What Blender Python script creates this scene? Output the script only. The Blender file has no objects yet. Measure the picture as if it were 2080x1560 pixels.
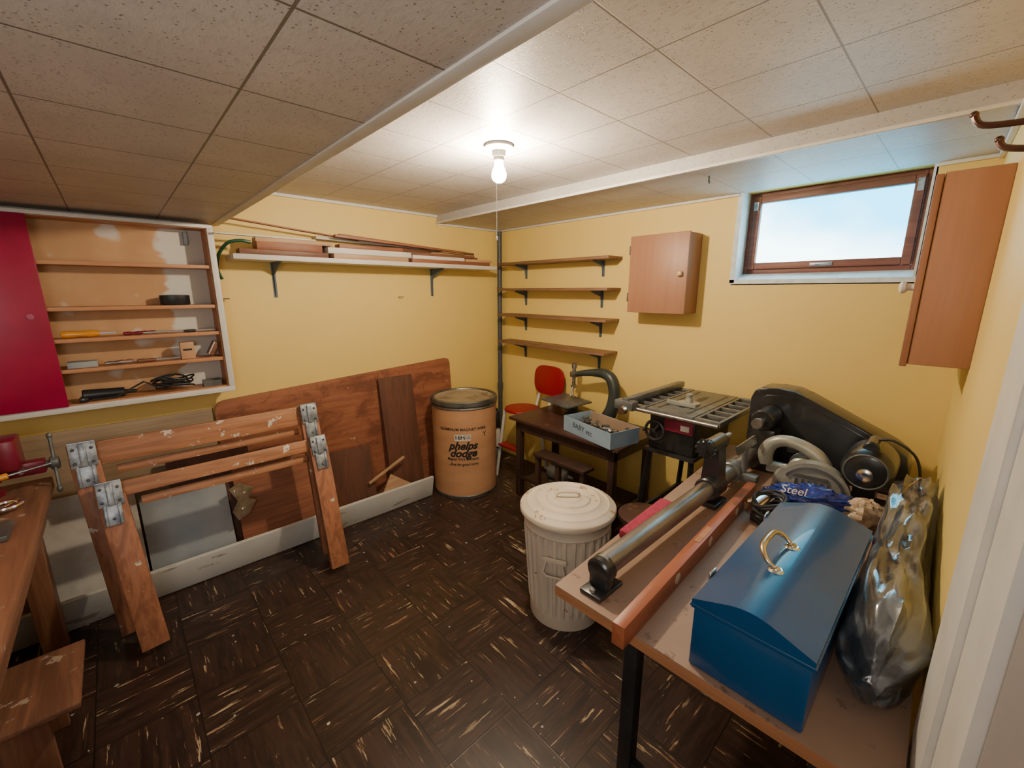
import bpy,bmesh,math,random
from mathutils import Vector,Matrix,Euler,noise
random.seed(4)
S=1.1
scene=bpy.context.scene
col=scene.collection
WL={}
V=Vector
def Tr(x,y,z): return Matrix.Translation((x,y,z))
def Rz(a): return Matrix.Rotation(math.radians(a),4,'Z')
def Rx(a): return Matrix.Rotation(math.radians(a),4,'X')
def Ry(a): return Matrix.Rotation(math.radians(a),4,'Y')
def frame(o,x,y):
    x=V(x).normalized(); y=V(y); z=x.cross(y).normalized(); y=z.cross(x).normalized()
    return Matrix(((x.x,y.x,z.x,o[0]),(x.y,y.y,z.y,o[1]),(x.z,y.z,z.z,o[2]),(0,0,0,1)))
def crv(ctrl,k=6):
    pts=[]
    for i in range(len(ctrl)-1):
        p0=V(ctrl[max(i-1,0)]);p1=V(ctrl[i]);p2=V(ctrl[i+1]);p3=V(ctrl[min(i+2,len(ctrl)-1)])
        for j in range(k):
            q=j/k; pts.append(.5*((2*p1)+(p2-p0)*q+(2*p0-5*p1+4*p2-p3)*q*q+(3*p1-p0-3*p2+p3)*q**3))
    pts.append(V(ctrl[-1])); return pts
class B:
    def __init__(s,T=None):
        s.bm=bmesh.new(); s.T=T or Matrix(); s.mi=0
    def _add(s,vs,fs,M=None):
        M=s.T@(M or Matrix())
        bv=[s.bm.verts.new(M@V(v)) for v in vs]
        for f in fs:
            try:
                nf=s.bm.faces.new([bv[i] for i in f]); nf.material_index=s.mi
            except ValueError: pass
        return bv
    def box(s,c,d,rot=(0,0,0),bev=0,seg=2):
        M=Matrix.Translation(c)@Euler([math.radians(a) for a in rot]).to_matrix().to_4x4()
        h=[x/2 for x in d]
        vs=[(i*h[0],j*h[1],k*h[2]) for i in(-1,1) for j in(-1,1) for k in(-1,1)]
        fs=[(0,1,3,2),(4,6,7,5),(0,4,5,1),(2,3,7,6),(0,2,6,4),(1,5,7,3)]
        old=set(s.bm.faces) if bev else None
        bv=s._add(vs,fs,M)
        if bev:
            es=set(e for v in bv for e in v.link_edges)
            bmesh.ops.bevel(s.bm,geom=list(es),offset=min(bev,min(d)*.45),segments=seg,affect='EDGES',profile=.5)
            for f in s.bm.faces:
                if f not in old: f.material_index=s.mi
        return s
    def bb(s,x0,x1,y0,y1,z0,z1,bev=0):
        return s.box(((x0+x1)/2,(y0+y1)/2,(z0+z1)/2),(abs(x1-x0),abs(y1-y0),abs(z1-z0)),bev=bev)
    def lathe(s,prof,M=None,seg=48,fn=None,cap=True):
        vs=[];fs=[];n=len(prof)
        for k in range(seg):
            a=2*math.pi*k/seg
            for i,(r,z) in enumerate(prof):
                rr=fn(r,z,a,i) if fn else r
                vs.append((rr*math.cos(a),rr*math.sin(a),z))
        for k in range(seg):
            k2=(k+1)%seg
            for i in range(n-1):
                fs.append((k*n+i,k2*n+i,k2*n+i+1,k*n+i+1))
        if cap:
            fs.append([k*n for k in range(seg)][::-1]); fs.append([k*n+n-1 for k in range(seg)])
        s._add(vs,fs,M); return s
    def cyl(s,p0,p1,r0,r1=None,seg=24,bev=0):
        p0=V(p0);p1=V(p1);d=p1-p0;L=d.length
        r1=r0 if r1 is None else r1
        M=Matrix.Translation(p0)@d.to_track_quat('Z','Y').to_matrix().to_4x4()
        if bev: prof=[(r0-bev,0),(r0,bev),(r1,L-bev),(r1-bev,L)]
        else: prof=[(r0,0),(r1,L)]
        return s.lathe(prof,M,seg)
    def tube(s,pts,r,seg=8,closed=False):
        pts=[V(p) for p in pts];n=len(pts)
        rr=r if isinstance(r,(list,tuple)) else [r]*n
        if len(rr)!=n: rr=[rr[int(i*(len(rr)-1)/(n-1))]*(1-(i*(len(rr)-1)/(n-1))%1)+rr[min(len(rr)-1,int(i*(len(rr)-1)/(n-1))+1)]*((i*(len(rr)-1)/(n-1))%1) for i in range(n)]
        vs=[];fs=[];up=None
        for i,p in enumerate(pts):
            if closed: t=pts[(i+1)%n]-pts[i-1]
            else: t=pts[min(i+1,n-1)]-pts[max(i-1,0)]
            t.normalize()
            if up is None:
                up=V((0,0,1)) if abs(t.z)<.9 else V((1,0,0))
            up=(up-t*up.dot(t)).normalized(); q=t.cross(up)
            for k in range(seg):
                a=2*math.pi*k/seg
                vs.append(p+(up*math.cos(a)+q*math.sin(a))*rr[i])
        for i in range(n if closed else n-1):
            j=(i+1)%n
            for k in range(seg):
                k2=(k+1)%seg
                fs.append((i*seg+k,i*seg+k2,j*seg+k2,j*seg+k))
        if not closed:
            fs.append(list(range(seg))[::-1]); fs.append([(n-1)*seg+k for k in range(seg)])
        s._add(vs,fs); return s
    def prism(s,pts,d,M=None,bev=0):
        n=len(pts)
        vs=[(x,y,0) for x,y in pts]+[(x,y,d) for x,y in pts]
        fs=[list(range(n))[::-1],list(range(n,2*n))]+[(i,(i+1)%n,(i+1)%n+n,i+n) for i in range(n)]
        old=set(s.bm.faces) if bev else None
        bv=s._add(vs,fs,M)
        if bev:
            es=set(e for v in bv for e in v.link_edges)
            bmesh.ops.bevel(s.bm,geom=list(es),offset=bev,segments=2,affect='EDGES',profile=.5)
            for f in s.bm.faces:
                if f not in old: f.material_index=s.mi
        return s
    def sph(s,c,r,M=None,seg=20,rings=12,nz=0,nf=8,sd=0):
        if not isinstance(r,(list,tuple)): r=(r,r,r)
        vs=[];fs=[]
        c=V(c)
        for i in range(rings+1):
            ph=math.pi*i/rings
            for k in range(seg):
                a=2*math.pi*k/seg
                d=V((math.sin(ph)*math.cos(a),math.sin(ph)*math.sin(a),math.cos(ph)))
                q=1+(noise.noise(d*nf+V((sd,0,0)))*nz+noise.noise(d*nf*3+V((sd,5,0)))*nz*.4 if nz else 0)
                vs.append(c+V((d.x*r[0],d.y*r[1],d.z*r[2]))*q)
        for i in range(rings):
            for k in range(seg):
                k2=(k+1)%seg
                fs.append((i*seg+k,(i+1)*seg+k,(i+1)*seg+k2,i*seg+k2))
        b0=s._add(vs,fs,M)
        bmesh.ops.remove_doubles(s.bm,verts=b0,dist=1e-6)
        return s
    def torus(s,c,R,r,ax='Z',seg=32,a0=0,a1=360,ts=8):
        pts=[];full=(a1-a0)>=360
        n=seg
        for i in range(n if full else n+1):
            a=math.radians(a0+(a1-a0)*i/n)
            x,y=R*math.cos(a),R*math.sin(a)
            p={'Z':(x,y,0),'X':(0,x,y),'Y':(x,0,y)}[ax]
            pts.append(V(c)+V(p))
        return s.tube(pts,r,seg=ts,closed=full)
    def obj(s,name,mats,parent=None,label=None,cat=None,group=None,kind=None,smooth=35,origin=None):
        bmesh.ops.recalc_face_normals(s.bm,faces=s.bm.faces)
        me=bpy.data.meshes.new(name)
        s.bm.to_mesh(me); s.bm.free()
        me.transform(Matrix.Scale(S,4))
        if not isinstance(mats,(list,tuple)): mats=[mats]
        for m in mats: me.materials.append(m)
        if smooth:
            for p in me.polygons: p.use_smooth=True
            me.set_sharp_from_angle(angle=math.radians(smooth))
        if kind=="structure": o=V((0,0,0))
        elif origin is not None: o=V(origin)*S
        else:
            xs=[v.co for v in me.vertices]
            mn=V([min(v[i] for v in xs) for i in range(3)]);mx=V([max(v[i] for v in xs) for i in range(3)])
            o=V(((mn.x+mx.x)/2,(mn.y+mx.y)/2,mn.z))
        me.transform(Matrix.Translation(-o))
        ob=bpy.data.objects.new(name,me); col.objects.link(ob)
        WL[ob]=o
        if parent is not None:
            ob.parent=parent; ob.location=o-WL[parent]
        else: ob.location=o
        if label: ob["label"]=label
        if cat: ob["category"]=cat
        if group: ob["group"]=group
        if kind: ob["kind"]=kind
        return ob
def thing(name,loc,label,cat,group=None):
    e=bpy.data.objects.new(name,None); e.empty_display_size=.05
    col.objects.link(e); e.location=V(loc)*S; WL[e]=V(loc)*S
    e["label"]=label; e["category"]=cat
    if group: e["group"]=group
    return e
def text(body,size,M,mat,name="lettering",parent=None,shear=0,offset=0,wrap=None,ext=.0004,align='CENTER',label=None,sp=1,xs=1):
    cu=bpy.data.curves.new("tmp",'FONT'); cu.body=body; cu.size=size; cu.shear=shear; cu.offset=offset*size
    cu.align_x=align; cu.align_y='CENTER'; cu.extrude=ext; cu.space_line=sp
    o=bpy.data.objects.new("tmp",cu); col.objects.link(o)
    dg=bpy.context.evaluated_depsgraph_get()
    me=bpy.data.meshes.new_from_object(o.evaluated_get(dg))
    bpy.data.objects.remove(o); bpy.data.curves.remove(cu)
    b=B(); b.bm.from_mesh(me); bpy.data.meshes.remove(me)
    for v in b.bm.verts:
        v.co.x*=xs
        v.co = wrap(v.co) if wrap else M@v.co
    return b.obj(name,mat,parent=parent,smooth=0,label=label)

# ---------------- materials
def newmat(name):
    m=bpy.data.materials.new(name); m.use_nodes=True; nt=m.node_tree
    return m,nt,nt.nodes["Principled BSDF"]
class G:
    def __init__(s,nt): s.nt=nt
    def n(s,t,**k):
        nd=s.nt.nodes.new(t)
        for a,v in k.items(): setattr(nd,a,v)
        return nd
    def l(s,a,b): s.nt.links.new(a,b)
    def val(s,x,sock):
        if isinstance(x,(int,float)): sock.default_value=x
        elif isinstance(x,(tuple,list)): sock.default_value=x
        else: s.l(x,sock)
    def m(s,op,a,b=0,c=0):
        nd=s.n('ShaderNodeMath',operation=op)
        for i,x in enumerate((a,b,c)): s.val(x,nd.inputs[i])
        return nd.outputs[0]
    def mix(s,f,a,b):
        nd=s.n('ShaderNodeMix',data_type='RGBA')
        s.val(f,nd.inputs[0]); s.val(c4(a) if isinstance(a,tuple) else a,nd.inputs[6]); s.val(c4(b) if isinstance(b,tuple) else b,nd.inputs[7])
        return nd.outputs[2]
    def coord(s,scale=(1,1,1),loc=(0,0,0),rot=(0,0,0)):
        tc=s.n('ShaderNodeTexCoord'); mp=s.n('ShaderNodeMapping')
        mp.inputs['Scale'].default_value=[x/S for x in scale]; mp.inputs['Location'].default_value=loc
        mp.inputs['Rotation'].default_value=[math.radians(r) for r in rot]
        s.l(tc.outputs['Object'],mp.inputs[0]); return mp.outputs[0]
    def noise(s,vec,scale=1,detail=3,rough=.5,dist=0):
        nd=s.n('ShaderNodeTexNoise'); s.l(vec,nd.inputs['Vector'])
        nd.inputs['Scale'].default_value=scale; nd.inputs['Detail'].default_value=detail; nd.inputs['Roughness'].default_value=rough
        nd.inputs['Distortion'].default_value=dist
        return nd.outputs[0]
    def ss(s,x,a,b):
        nd=s.n('ShaderNodeMapRange',interpolation_type='SMOOTHSTEP'); s.val(x,nd.inputs[0])
        nd.inputs[1].default_value=a; nd.inputs[2].default_value=b
        return nd.outputs[0]
    def bump(s,h,st,dist,bsdf):
        nd=s.n('ShaderNodeBump'); nd.inputs['Strength'].default_value=st; nd.inputs['Distance'].default_value=dist
        s.l(h,nd.inputs['Height']); s.l(nd.outputs[0],bsdf.inputs['Normal'])
def c4(c): return (c[0],c[1],c[2],1)
def mat(name,c,c2=None,rough=.5,metal=0,scale=(8,8,8),thr=(.35,.65),bump=0,coat=0,detail=4):
    m,nt,p=newmat(name); g=G(nt)
    c2=c2 or tuple(x*.8 for x in c)
    nz=g.noise(g.coord(scale),1,detail,.6)
    g.l(g.mix(g.ss(nz,*thr),c,c2),p.inputs['Base Color'])
    p.inputs['Roughness'].default_value=rough; p.inputs['Metallic'].default_value=metal
    p.inputs['Coat Weight'].default_value=coat
    if bump: g.bump(nz,bump,.01,p)
    return m
def wood(name,c,c2,axis=0,rough=.5,k=1,spots=None,spotc=None,ring=1,mott=None):
    m,nt,p=newmat(name); g=G(nt)
    sc=[26*k]*3; sc[axis]=1.6*k
    n1=g.noise(g.coord(sc),1,4,.65,ring)
    sc2=[90*k]*3; sc2[axis]=5*k
    n2=g.noise(g.coord(sc2),1,3,.6)
    f=g.m('ADD',g.m('MULTIPLY',n1,.7),g.m('MULTIPLY',n2,.3))
    colr=g.mix(g.ss(f,.38,.62),c,c2)
    if mott:
        n4=g.noise(g.coord((4.0,4.0,6.0),loc=(7,3,1)),1,7,.75,.6)
        colr=g.mix(g.m('MULTIPLY',g.ss(n4,.47,.62),.85),colr,mott)
    if spotc:
        n3=g.noise(g.coord((14,14,14),loc=(3,1,2)),1,5,.7)
        colr=g.mix(g.ss(n3,spots,spots+.03),colr,spotc)
    g.l(colr,p.inputs['Base Color']); p.inputs['Roughness'].default_value=rough
    g.bump(n2,.15,.003,p)
    return m
def painted(name,c,chip,thr=.62,scale=20,rough=.5,stretch=(1,1,1),metal=0,bump=.1):
    m,nt,p=newmat(name); g=G(nt)
    n=g.noise(g.coord([scale*x for x in stretch]),1,6,.7)
    n2=g.noise(g.coord((3,3,3)),1,3)
    base=g.mix(g.ss(n2,.3,.7),c,tuple(x*.82 for x in c))
    g.l(g.mix(g.ss(n,thr,thr+.03),base,chip),p.inputs['Base Color'])
    p.inputs['Roughness'].default_value=rough; p.inputs['Metallic'].default_value=metal
    g.bump(n,bump,.004,p)
    return m
def emis(name,c,st):
    m,nt,p=newmat(name); p.inputs['Base Color'].default_value=c4(c); p.inputs['Emission Color'].default_value=c4(c); p.inputs['Emission Strength'].default_value=st
    return m

M_wall=mat("yellow_wall_paint",(.80,.60,.19),(.775,.575,.178),rough=.55,scale=(1.2,1.2,1.2),bump=.02)
M_white=mat("white_trim_paint",(.72,.71,.69),(.64,.63,.61),rough=.45,scale=(6,6,6))
M_reveal=mat("reveal_paint",(.76,.82,.86),(.62,.70,.76),rough=.7,scale=(22,22,22),bump=.3)
def ceilmat(name,T,px,py,c,c2,gl,tx=.3,hs=.6,vs=110):
    m,nt,p=newmat(name); g=G(nt)
    co=g.coord()
    sp=g.n('ShaderNodeSeparateXYZ'); g.l(co,sp.inputs[0])
    def edge(v,ph):
        a=g.m('DIVIDE',g.m('SUBTRACT',v,ph),T); fr=g.m('FRACT',g.m('ADD',a,100))
        return g.m('MULTIPLY',g.m('ABSOLUTE',g.m('SUBTRACT',fr,.5)),2), g.m('FLOOR',a)
    ex,ix=edge(sp.outputs[0],px); ey,iy=edge(sp.outputs[1],py)
    e=g.m('MAXIMUM',ex,ey)
    groove=g.ss(e,.980,.989)
    cb=g.n('ShaderNodeCombineXYZ'); g.l(ix,cb.inputs[0]); g.l(iy,cb.inputs[1])
    wn=g.n('ShaderNodeTexWhiteNoise'); g.l(cb.outputs[0],wn.inputs['Vector'])
    n=g.noise(g.coord((110,45,70)),1,4,.7,.5)
    vo=g.n('ShaderNodeTexVoronoi'); g.l(co,vo.inputs['Vector']); vo.inputs['Scale'].default_value=vs
    holes=g.ss(vo.outputs['Distance'],.24,.14)
    n2=g.noise(g.coord((5,5,5)),1,3)
    holes=g.m('MULTIPLY',holes,g.ss(g.noise(co,40,1),.42,.50))
    base=g.mix(g.ss(n2,.3,.7),c,c2)
    base=g.mix(g.m('MULTIPLY',wn.outputs[0],.2),base,tuple(x*.8 for x in c2))
    stain=g.ss(g.noise(g.coord((9,9,9),loc=(4,2,0)),1,5,.7),.68,.74)
    base=g.mix(g.m('MULTIPLY',stain,.45),base,(.3,.2,.1))
    base=g.mix(g.m('MULTIPLY',g.ss(n,.5,.66),tx),base,tuple(x*.6 for x in c2))
    base=g.mix(g.m('MULTIPLY',holes,hs),base,(.16,.10,.06))
    base=g.mix(g.m('MULTIPLY',groove,gl),base,(.10,.07,.05))
    g.l(base,p.inputs['Base Color']); p.inputs['Roughness'].default_value=.5
    h=g.m('SUBTRACT',g.m('MULTIPLY',n,.8),g.m('ADD',groove,g.m('MULTIPLY',holes,.6)))
    g.bump(h,.4,.003,p)
    return m
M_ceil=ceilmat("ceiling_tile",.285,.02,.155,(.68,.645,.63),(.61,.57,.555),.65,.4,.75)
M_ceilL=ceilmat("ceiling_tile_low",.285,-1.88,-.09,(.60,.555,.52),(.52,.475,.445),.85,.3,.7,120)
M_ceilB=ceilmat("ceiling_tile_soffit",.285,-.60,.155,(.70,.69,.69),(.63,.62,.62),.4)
def floormat():
    m,nt,p=newmat("floor_vinyl_tile"); g=G(nt)
    co=g.coord(); T=.262
    sp=g.n('ShaderNodeSeparateXYZ'); g.l(co,sp.inputs[0])
    X=g.m('DIVIDE',sp.outputs[0],T); Y=g.m('DIVIDE',sp.outputs[1],T)
    ix=g.m('FLOOR',X); iy=g.m('FLOOR',Y)
    par=g.m('FLOORED_MODULO',g.m('ADD',ix,iy),2)
    cb=g.n('ShaderNodeCombineXYZ'); g.l(ix,cb.inputs[0]); g.l(iy,cb.inputs[1])
    wn=g.n('ShaderNodeTexWhiteNoise'); g.l(cb.outputs[0],wn.inputs['Vector'])
    z=g.m('MULTIPLY',wn.outputs[0],50)
    def streak(a,b,off,lo,hi,det=3,ro=.6):
        c=g.n('ShaderNodeCombineXYZ'); g.l(g.m('MULTIPLY',sp.outputs[0],a),c.inputs[0]); g.l(g.m('MULTIPLY',sp.outputs[1],b),c.inputs[1]); g.l(g.m('ADD',z,off),c.inputs[2])
        return g.ss(g.noise(c.outputs[0],1,det,ro),lo,hi)
    def both(l,w,off,lo,hi,det=3,ro=.6):
        mx=g.n('ShaderNodeMix'); g.l(par,mx.inputs[0]); g.l(streak(l,w,off,lo,hi,det,ro),mx.inputs[2]); g.l(streak(w,l,off,lo,hi,det,ro),mx.inputs[3]); return mx.outputs[0]
    s1=both(6.0,74,0,.612,.640,5,.64); s2=both(5,45,7,.40,.62); s3=both(8,110,17,.58,.66,4,.62)
    n2=g.noise(g.coord((3.0,3.0,3.0)),1,3)
    base=g.mix(s2,(.044,.023,.018),(.020,.012,.010))
    c1=g.mix(g.ss(g.noise(g.coord((9,9,9)),1,3),.42,.6),(.52,.40,.25),(.24,.12,.065))
    base=g.mix(g.m('MULTIPLY',s3,.28),base,(.16,.085,.052))
    base=g.mix(g.m('MULTIPLY',s1,g.ss(n2,.30,.50)),base,c1)
    dots=g.ss(g.noise(co,45,0),.84,.86)
    base=g.mix(dots,base,(.5,.48,.42))
    e=g.m('MAXIMUM',g.m('ABSOLUTE',g.m('SUBTRACT',g.m('FRACT',g.m('ADD',X,100)),.5)),g.m('ABSOLUTE',g.m('SUBTRACT',g.m('FRACT',g.m('ADD',Y,100)),.5)))
    gr=g.ss(e,.489,.495)
    base=g.mix(g.m('MULTIPLY',gr,.9),base,(.008,.005,.005))
    g.l(base,p.inputs['Base Color'])
    r=g.n('ShaderNodeMapRange'); g.l(g.noise(g.coord((7,7,7)),1,4),r.inputs[0]); r.inputs[3].default_value=.22; r.inputs[4].default_value=.52
    g.l(r.outputs[0],p.inputs['Roughness'])
    g.bump(g.m('ADD',g.noise(g.coord((20,20,20)),1,3),gr),.12,.004,p)
    return m
M_floor=floormat()
M_shelf=wood("brown_shelf_wood",(.25,.13,.07),(.16,.08,.045),1)
M_cab=wood("cabinet_plywood",(.37,.185,.11),(.335,.16,.095),2,rough=.45,k=.6)
M_cabE=wood("cabinet_edge",(.30,.14,.08),(.26,.115,.065),2,rough=.5)
M_knobw=mat("pale_wood_knob",(.6,.38,.2),rough=.4)
M_iron=mat("bracket_blue_grey_iron",(.10,.135,.17),(.075,.10,.13),rough=.5)
M_pipe=mat("dark_grey_pipe",(.075,.085,.10),(.055,.062,.075),rough=.45,metal=.1)
M_red=mat("crimson_door_paint",(.34,.003,.050),(.29,.002,.042),rough=.35)
M_orange=wood("orange_pine_shelf",(.52,.25,.12),(.41,.18,.08),0)
def plaster():
    m,nt,p=newmat("stained_plaster_back"); g=G(nt)
    n=g.noise(g.coord((5,5,5)),1,3,.5); n2=g.noise(g.coord((7,9,6),loc=(2,7,4)),1,2,.4)
    c=g.mix(g.ss(n,.35,.65),(.60,.36,.19),(.52,.30,.15))
    c=g.mix(g.ss(n2,.60,.68),c,(.66,.62,.57))
    tc=g.coord(); sp=g.n('ShaderNodeSeparateXYZ'); g.l(tc,sp.inputs[0])
    e=g.ss(g.m('ADD',sp.outputs[0],g.m('MULTIPLY',g.noise(g.coord((3,3,12)),1,2),.2)),.42,.44)
    c=g.mix(e,c,(.66,.64,.60))
    g.l(c,p.inputs['Base Color']); p.inputs['Roughness'].default_value=.8
    return m
M_plaster=plaster()
M_ply=wood("red_brown_plywood",(.33,.125,.062),(.23,.08,.04),0,k=.45,ring=2.5,spots=.68,spotc=(.48,.34,.25),mott=(.14,.046,.026))
M_plyg=wood("weathered_plywood",(.40,.30,.20),(.28,.21,.14),0,k=.5,ring=2)
M_plydk=wood("dark_brown_board",(.14,.057,.034),(.09,.038,.024),2,k=.6)
M_pine=wood("orange_stained_pine",(.44,.20,.095),(.27,.11,.052),0,k=.7,ring=2,spots=.61,spotc=(.62,.57,.50))
M_pineZ=wood("orange_stained_pine_leg",(.41,.17,.085),(.25,.095,.047),2,k=.7,ring=2,spots=.64,spotc=(.62,.57,.50))
M_plank=painted("worn_white_plank_paint",(.62,.63,.61),(.36,.32,.27),.60,4,.6,(1,8,4))
M_galv=mat("galvanised_steel",(.42,.46,.50),(.20,.23,.27),rough=.42,metal=.7,scale=(30,30,30))
M_bolt=mat("dark_bolt",(.12,.12,.13),rough=.4,metal=.7)
M_fiber=mat("kraft_fibreboard",(.54,.30,.16),(.46,.25,.13),rough=.5,scale=(2,2,9),bump=.03)
M_lidf=painted("drum_lid_paper",(.33,.27,.18),(.17,.13,.08),.56,9,.5)
M_band=mat("dark_galvanised_band",(.20,.20,.19),(.10,.10,.09),rough=.4,metal=.7)
M_ink=mat("black_print",(.012,.011,.012),rough=.6)
M_ink2=mat("faded_marker",(.05,.06,.08),rough=.8)
M_label=mat("white_label",(.74,.72,.68),rough=.6)
M_can=painted("cream_chipped_paint",(.72,.65,.57),(.28,.15,.075),.645,16,.5)
M_canlid=painted("cream_worn_lid_paint",(.75,.66,.54),(.40,.27,.16),.60,14,.5)
M_bench=painted("bench_fibreboard",(.34,.225,.165),(.20,.12,.08),.59,14,.5)
M_bedge=wood("bench_edge",(.44,.21,.105),(.34,.15,.07),1)
M_blk=mat("black_enamel",(.022,.024,.028),(.012,.013,.015),rough=.3,coat=.3)
M_blkm=mat("black_satin_metal",(.035,.037,.042),(.02,.021,.024),rough=.4,metal=.3)
M_steel=mat("worn_steel_tube",(.38,.365,.35),(.24,.23,.22),rough=.38,metal=.9,scale=(4,30,30))
M_chrome=mat("bright_chrome",(.8,.8,.8),(.65,.65,.64),rough=.18,metal=1)
M_brass=mat("worn_brass_plate",(.70,.62,.46),(.45,.37,.25),rough=.25,metal=1,scale=(20,20,20))
M_blue=mat("blue_enamel_steel",(.001,.068,.21),(.001,.056,.175),rough=.27,coat=.25,scale=(3,3,3))
M_level=wood("red_brown_level_wood",(.34,.105,.048),(.25,.072,.034),0,k=.8,rough=.38,spots=.68,spotc=(.5,.36,.26))
M_pink=mat("pink_abrasive",(.40,.035,.085),(.28,.025,.06),rough=.9,scale=(80,80,80),bump=.5)
M_dkred=mat("dark_pink_plate",(.26,.015,.05),(.18,.012,.035),rough=.5)
M_grey=mat("grey_cast_metal",(.17,.18,.18),(.11,.115,.115),rough=.38,metal=.4,scale=(20,20,20))
M_green=mat("grey_green_casting",(.040,.050,.048),(.028,.034,.033),rough=.4)
M_sawg=mat("pale_grey_saw_casting",(.36,.37,.33),(.27,.28,.25),rough=.36,metal=.25)
M_table2=painted("dark_brown_worn_paint",(.065,.032,.024),(.20,.12,.075),.62,14,.4)
M_dkwood=wood("dark_leg_wood",(.05,.026,.018),(.028,.015,.011),2)
M_cardb=mat("blue_grey_cardboard",(.28,.40,.53),(.23,.34,.46),rough=.75)
M_cardi=mat("brown_cardboard",(.38,.26,.17),rough=.8)
M_redp=painted("red_chipped_paint",(.30,.002,.012),(.55,.45,.38),.68,14,.45)
M_whp=painted("white_chipped_tube",(.68,.66,.6),(.2,.1,.05),.62,16,.45)
M_bag=mat("blue_plastic_film",(.006,.02,.22),(.015,.045,.34),rough=.15,scale=(25,25,25),bump=.8,coat=.5)
M_tan=mat("tan_wool",(.60,.48,.34),(.45,.34,.23),rough=.5,scale=(25,25,25),bump=.5)
M_yel=mat("yellow_handle",(.80,.33,.02),rough=.3,coat=.5)
M_cord=mat("black_rubber_cord",(.016,.016,.018),rough=.5)
M_hose=mat("green_hose",(.01,.08,.04),rough=.35)
M_winw=wood("window_frame_wood",(.22,.075,.045),(.14,.045,.03),1)
M_porc=mat("white_porcelain",(.75,.74,.70),rough=.3)
M_door=mat("grey_door_paint",(.34,.31,.32),(.30,.275,.285),rough=.5,scale=(2,2,2))
M_hook=mat("brown_metal_hook",(.12,.055,.04),rough=.35,metal=.6)
M_oldw=wood("old_bench_wood",(.27,.125,.075),(.14,.064,.04),1,k=.7,spots=.62,spotc=(.42,.34,.27))
M_oldwZ=wood("old_bench_leg_wood",(.30,.14,.08),(.18,.076,.043),2,k=.7)
M_vise=mat("red_enamel",(.20,.008,.03),(.12,.006,.018),rough=.33)
M_sheetw=mat("white_board",(.62,.61,.60),(.5,.49,.47),rough=.6)
M_sheetb=mat("blue_grey_board",(.25,.30,.35),(.36,.39,.41),rough=.6,scale=(3,3,3))
M_lumr=wood("red_brown_lumber",(.32,.12,.06),(.20,.072,.037),0)
M_luml=wood("light_lumber",(.52,.33,.19),(.40,.24,.13),0)
M_lumw=painted("white_painted_lumber",(.70,.68,.64),(.45,.33,.22),.64,10,.5,(.3,2,2))
M_lumd=wood("dark_lumber",(.20,.085,.045),(.13,.05,.028),0)
def clearmat():
    m,nt,p=newmat("clear_wrinkled_plastic"); g=G(nt)
    n=g.noise(g.coord((5,20,20)),1,2,.5,1.2)
    g.l(g.mix(g.ss(n,.45,.68),(.055,.062,.075),(.20,.23,.27)),p.inputs['Base Color']); p.inputs['Roughness'].default_value=.12
    p.inputs['Specular IOR Level'].default_value=.8
    p.inputs['Coat Weight'].default_value=.8; p.inputs['Coat Roughness'].default_value=.06
    g.l(g.m('ADD',g.m('MULTIPLY',g.ss(n,.4,.7),.25),.62),p.inputs['Alpha'])
    g.bump(n,.45,.015,p)
    return m
M_clear=clearmat()
M_dkc=mat("dark_rubber_lumps",(.05,.056,.066),(.022,.025,.03),rough=.35,scale=(14,14,14),bump=.5)
M_glow=emis("glowing_bulb_glass",(1,.81,.56),1650)
def pane():
    m,nt,p=newmat("frosted_daylight_glass"); g=G(nt)
    n=g.noise(g.coord((3,3,4)),1,2,.4); n2=g.noise(g.coord((120,120,120)),1,2)
    sp=g.n('ShaderNodeSeparateXYZ'); g.l(g.coord(),sp.inputs[0])
    v=g.m('ADD',g.m('ADD',g.m('MULTIPLY',g.m('ADD',sp.outputs[1],2.17),.6),g.m('MULTIPLY',g.m('SUBTRACT',1.69,sp.outputs[2]),1.6)),n)
    c=g.mix(g.ss(v,.20,.90),(.03,.42,.70),(.66,.93,1.0))
    c=g.mix(g.m('MULTIPLY',g.ss(n2,.5,.7),.12),c,(.2,.5,.62))
    g.l(c,p.inputs['Emission Color']); p.inputs['Emission Strength'].default_value=9
    g.l(c,p.inputs['Base Color']); p.inputs['Roughness'].default_value=.6
    return m
M_pane=pane()

# ---------------- room
B().bb(-3.6,.3,-4.3,.1,-.1,0).obj("floor",M_floor,kind="structure",smooth=0)
B().bb(-3.6,.3,0,.1,0,2.05).obj("wall_north",M_wall,kind="structure",smooth=0)
b=B(); b.bb(0,.25,-1.82,0,0,2.05); b.bb(0,.25,-3.0,-2.52,0,2.05); b.bb(0,.25,-2.52,-1.82,0,1.45); b.bb(0,.25,-2.52,-1.82,1.885,2.05)
b.obj("wall_east",M_wall,kind="structure",smooth=0)
TC=Tr(0,-2.69,0)@Rz(math.degrees(math.atan(.0395)))
B(TC).bb(-1.5,.05,-.1,0,0,2.05).obj("wall_south",M_wall,kind="structure",smooth=0)
B().bb(-3.6,-3.45,-4.3,0,0,2.05).obj("wall_west",M_wall,kind="structure",smooth=0)
B().bb(-1.925,-.6,-4.0,0,1.925,2.05).obj("ceiling",M_ceil,kind="structure",smooth=0)
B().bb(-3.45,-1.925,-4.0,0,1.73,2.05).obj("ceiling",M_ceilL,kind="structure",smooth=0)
B().bb(-.6,0,-2.78,0,1.875,2.05).obj("ceiling",M_ceilB,kind="structure",smooth=0)
b=B(); b.bb(-.611,-.594,-2.9,0,1.866,1.878,bev=.002); b.obj("trim_1",M_white,kind="structure")
b=B(); b.bb(-1.950,-1.918,-4.0,0,1.725,1.740,bev=.002); b.obj("trim_2",M_white,kind="structure")
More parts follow.
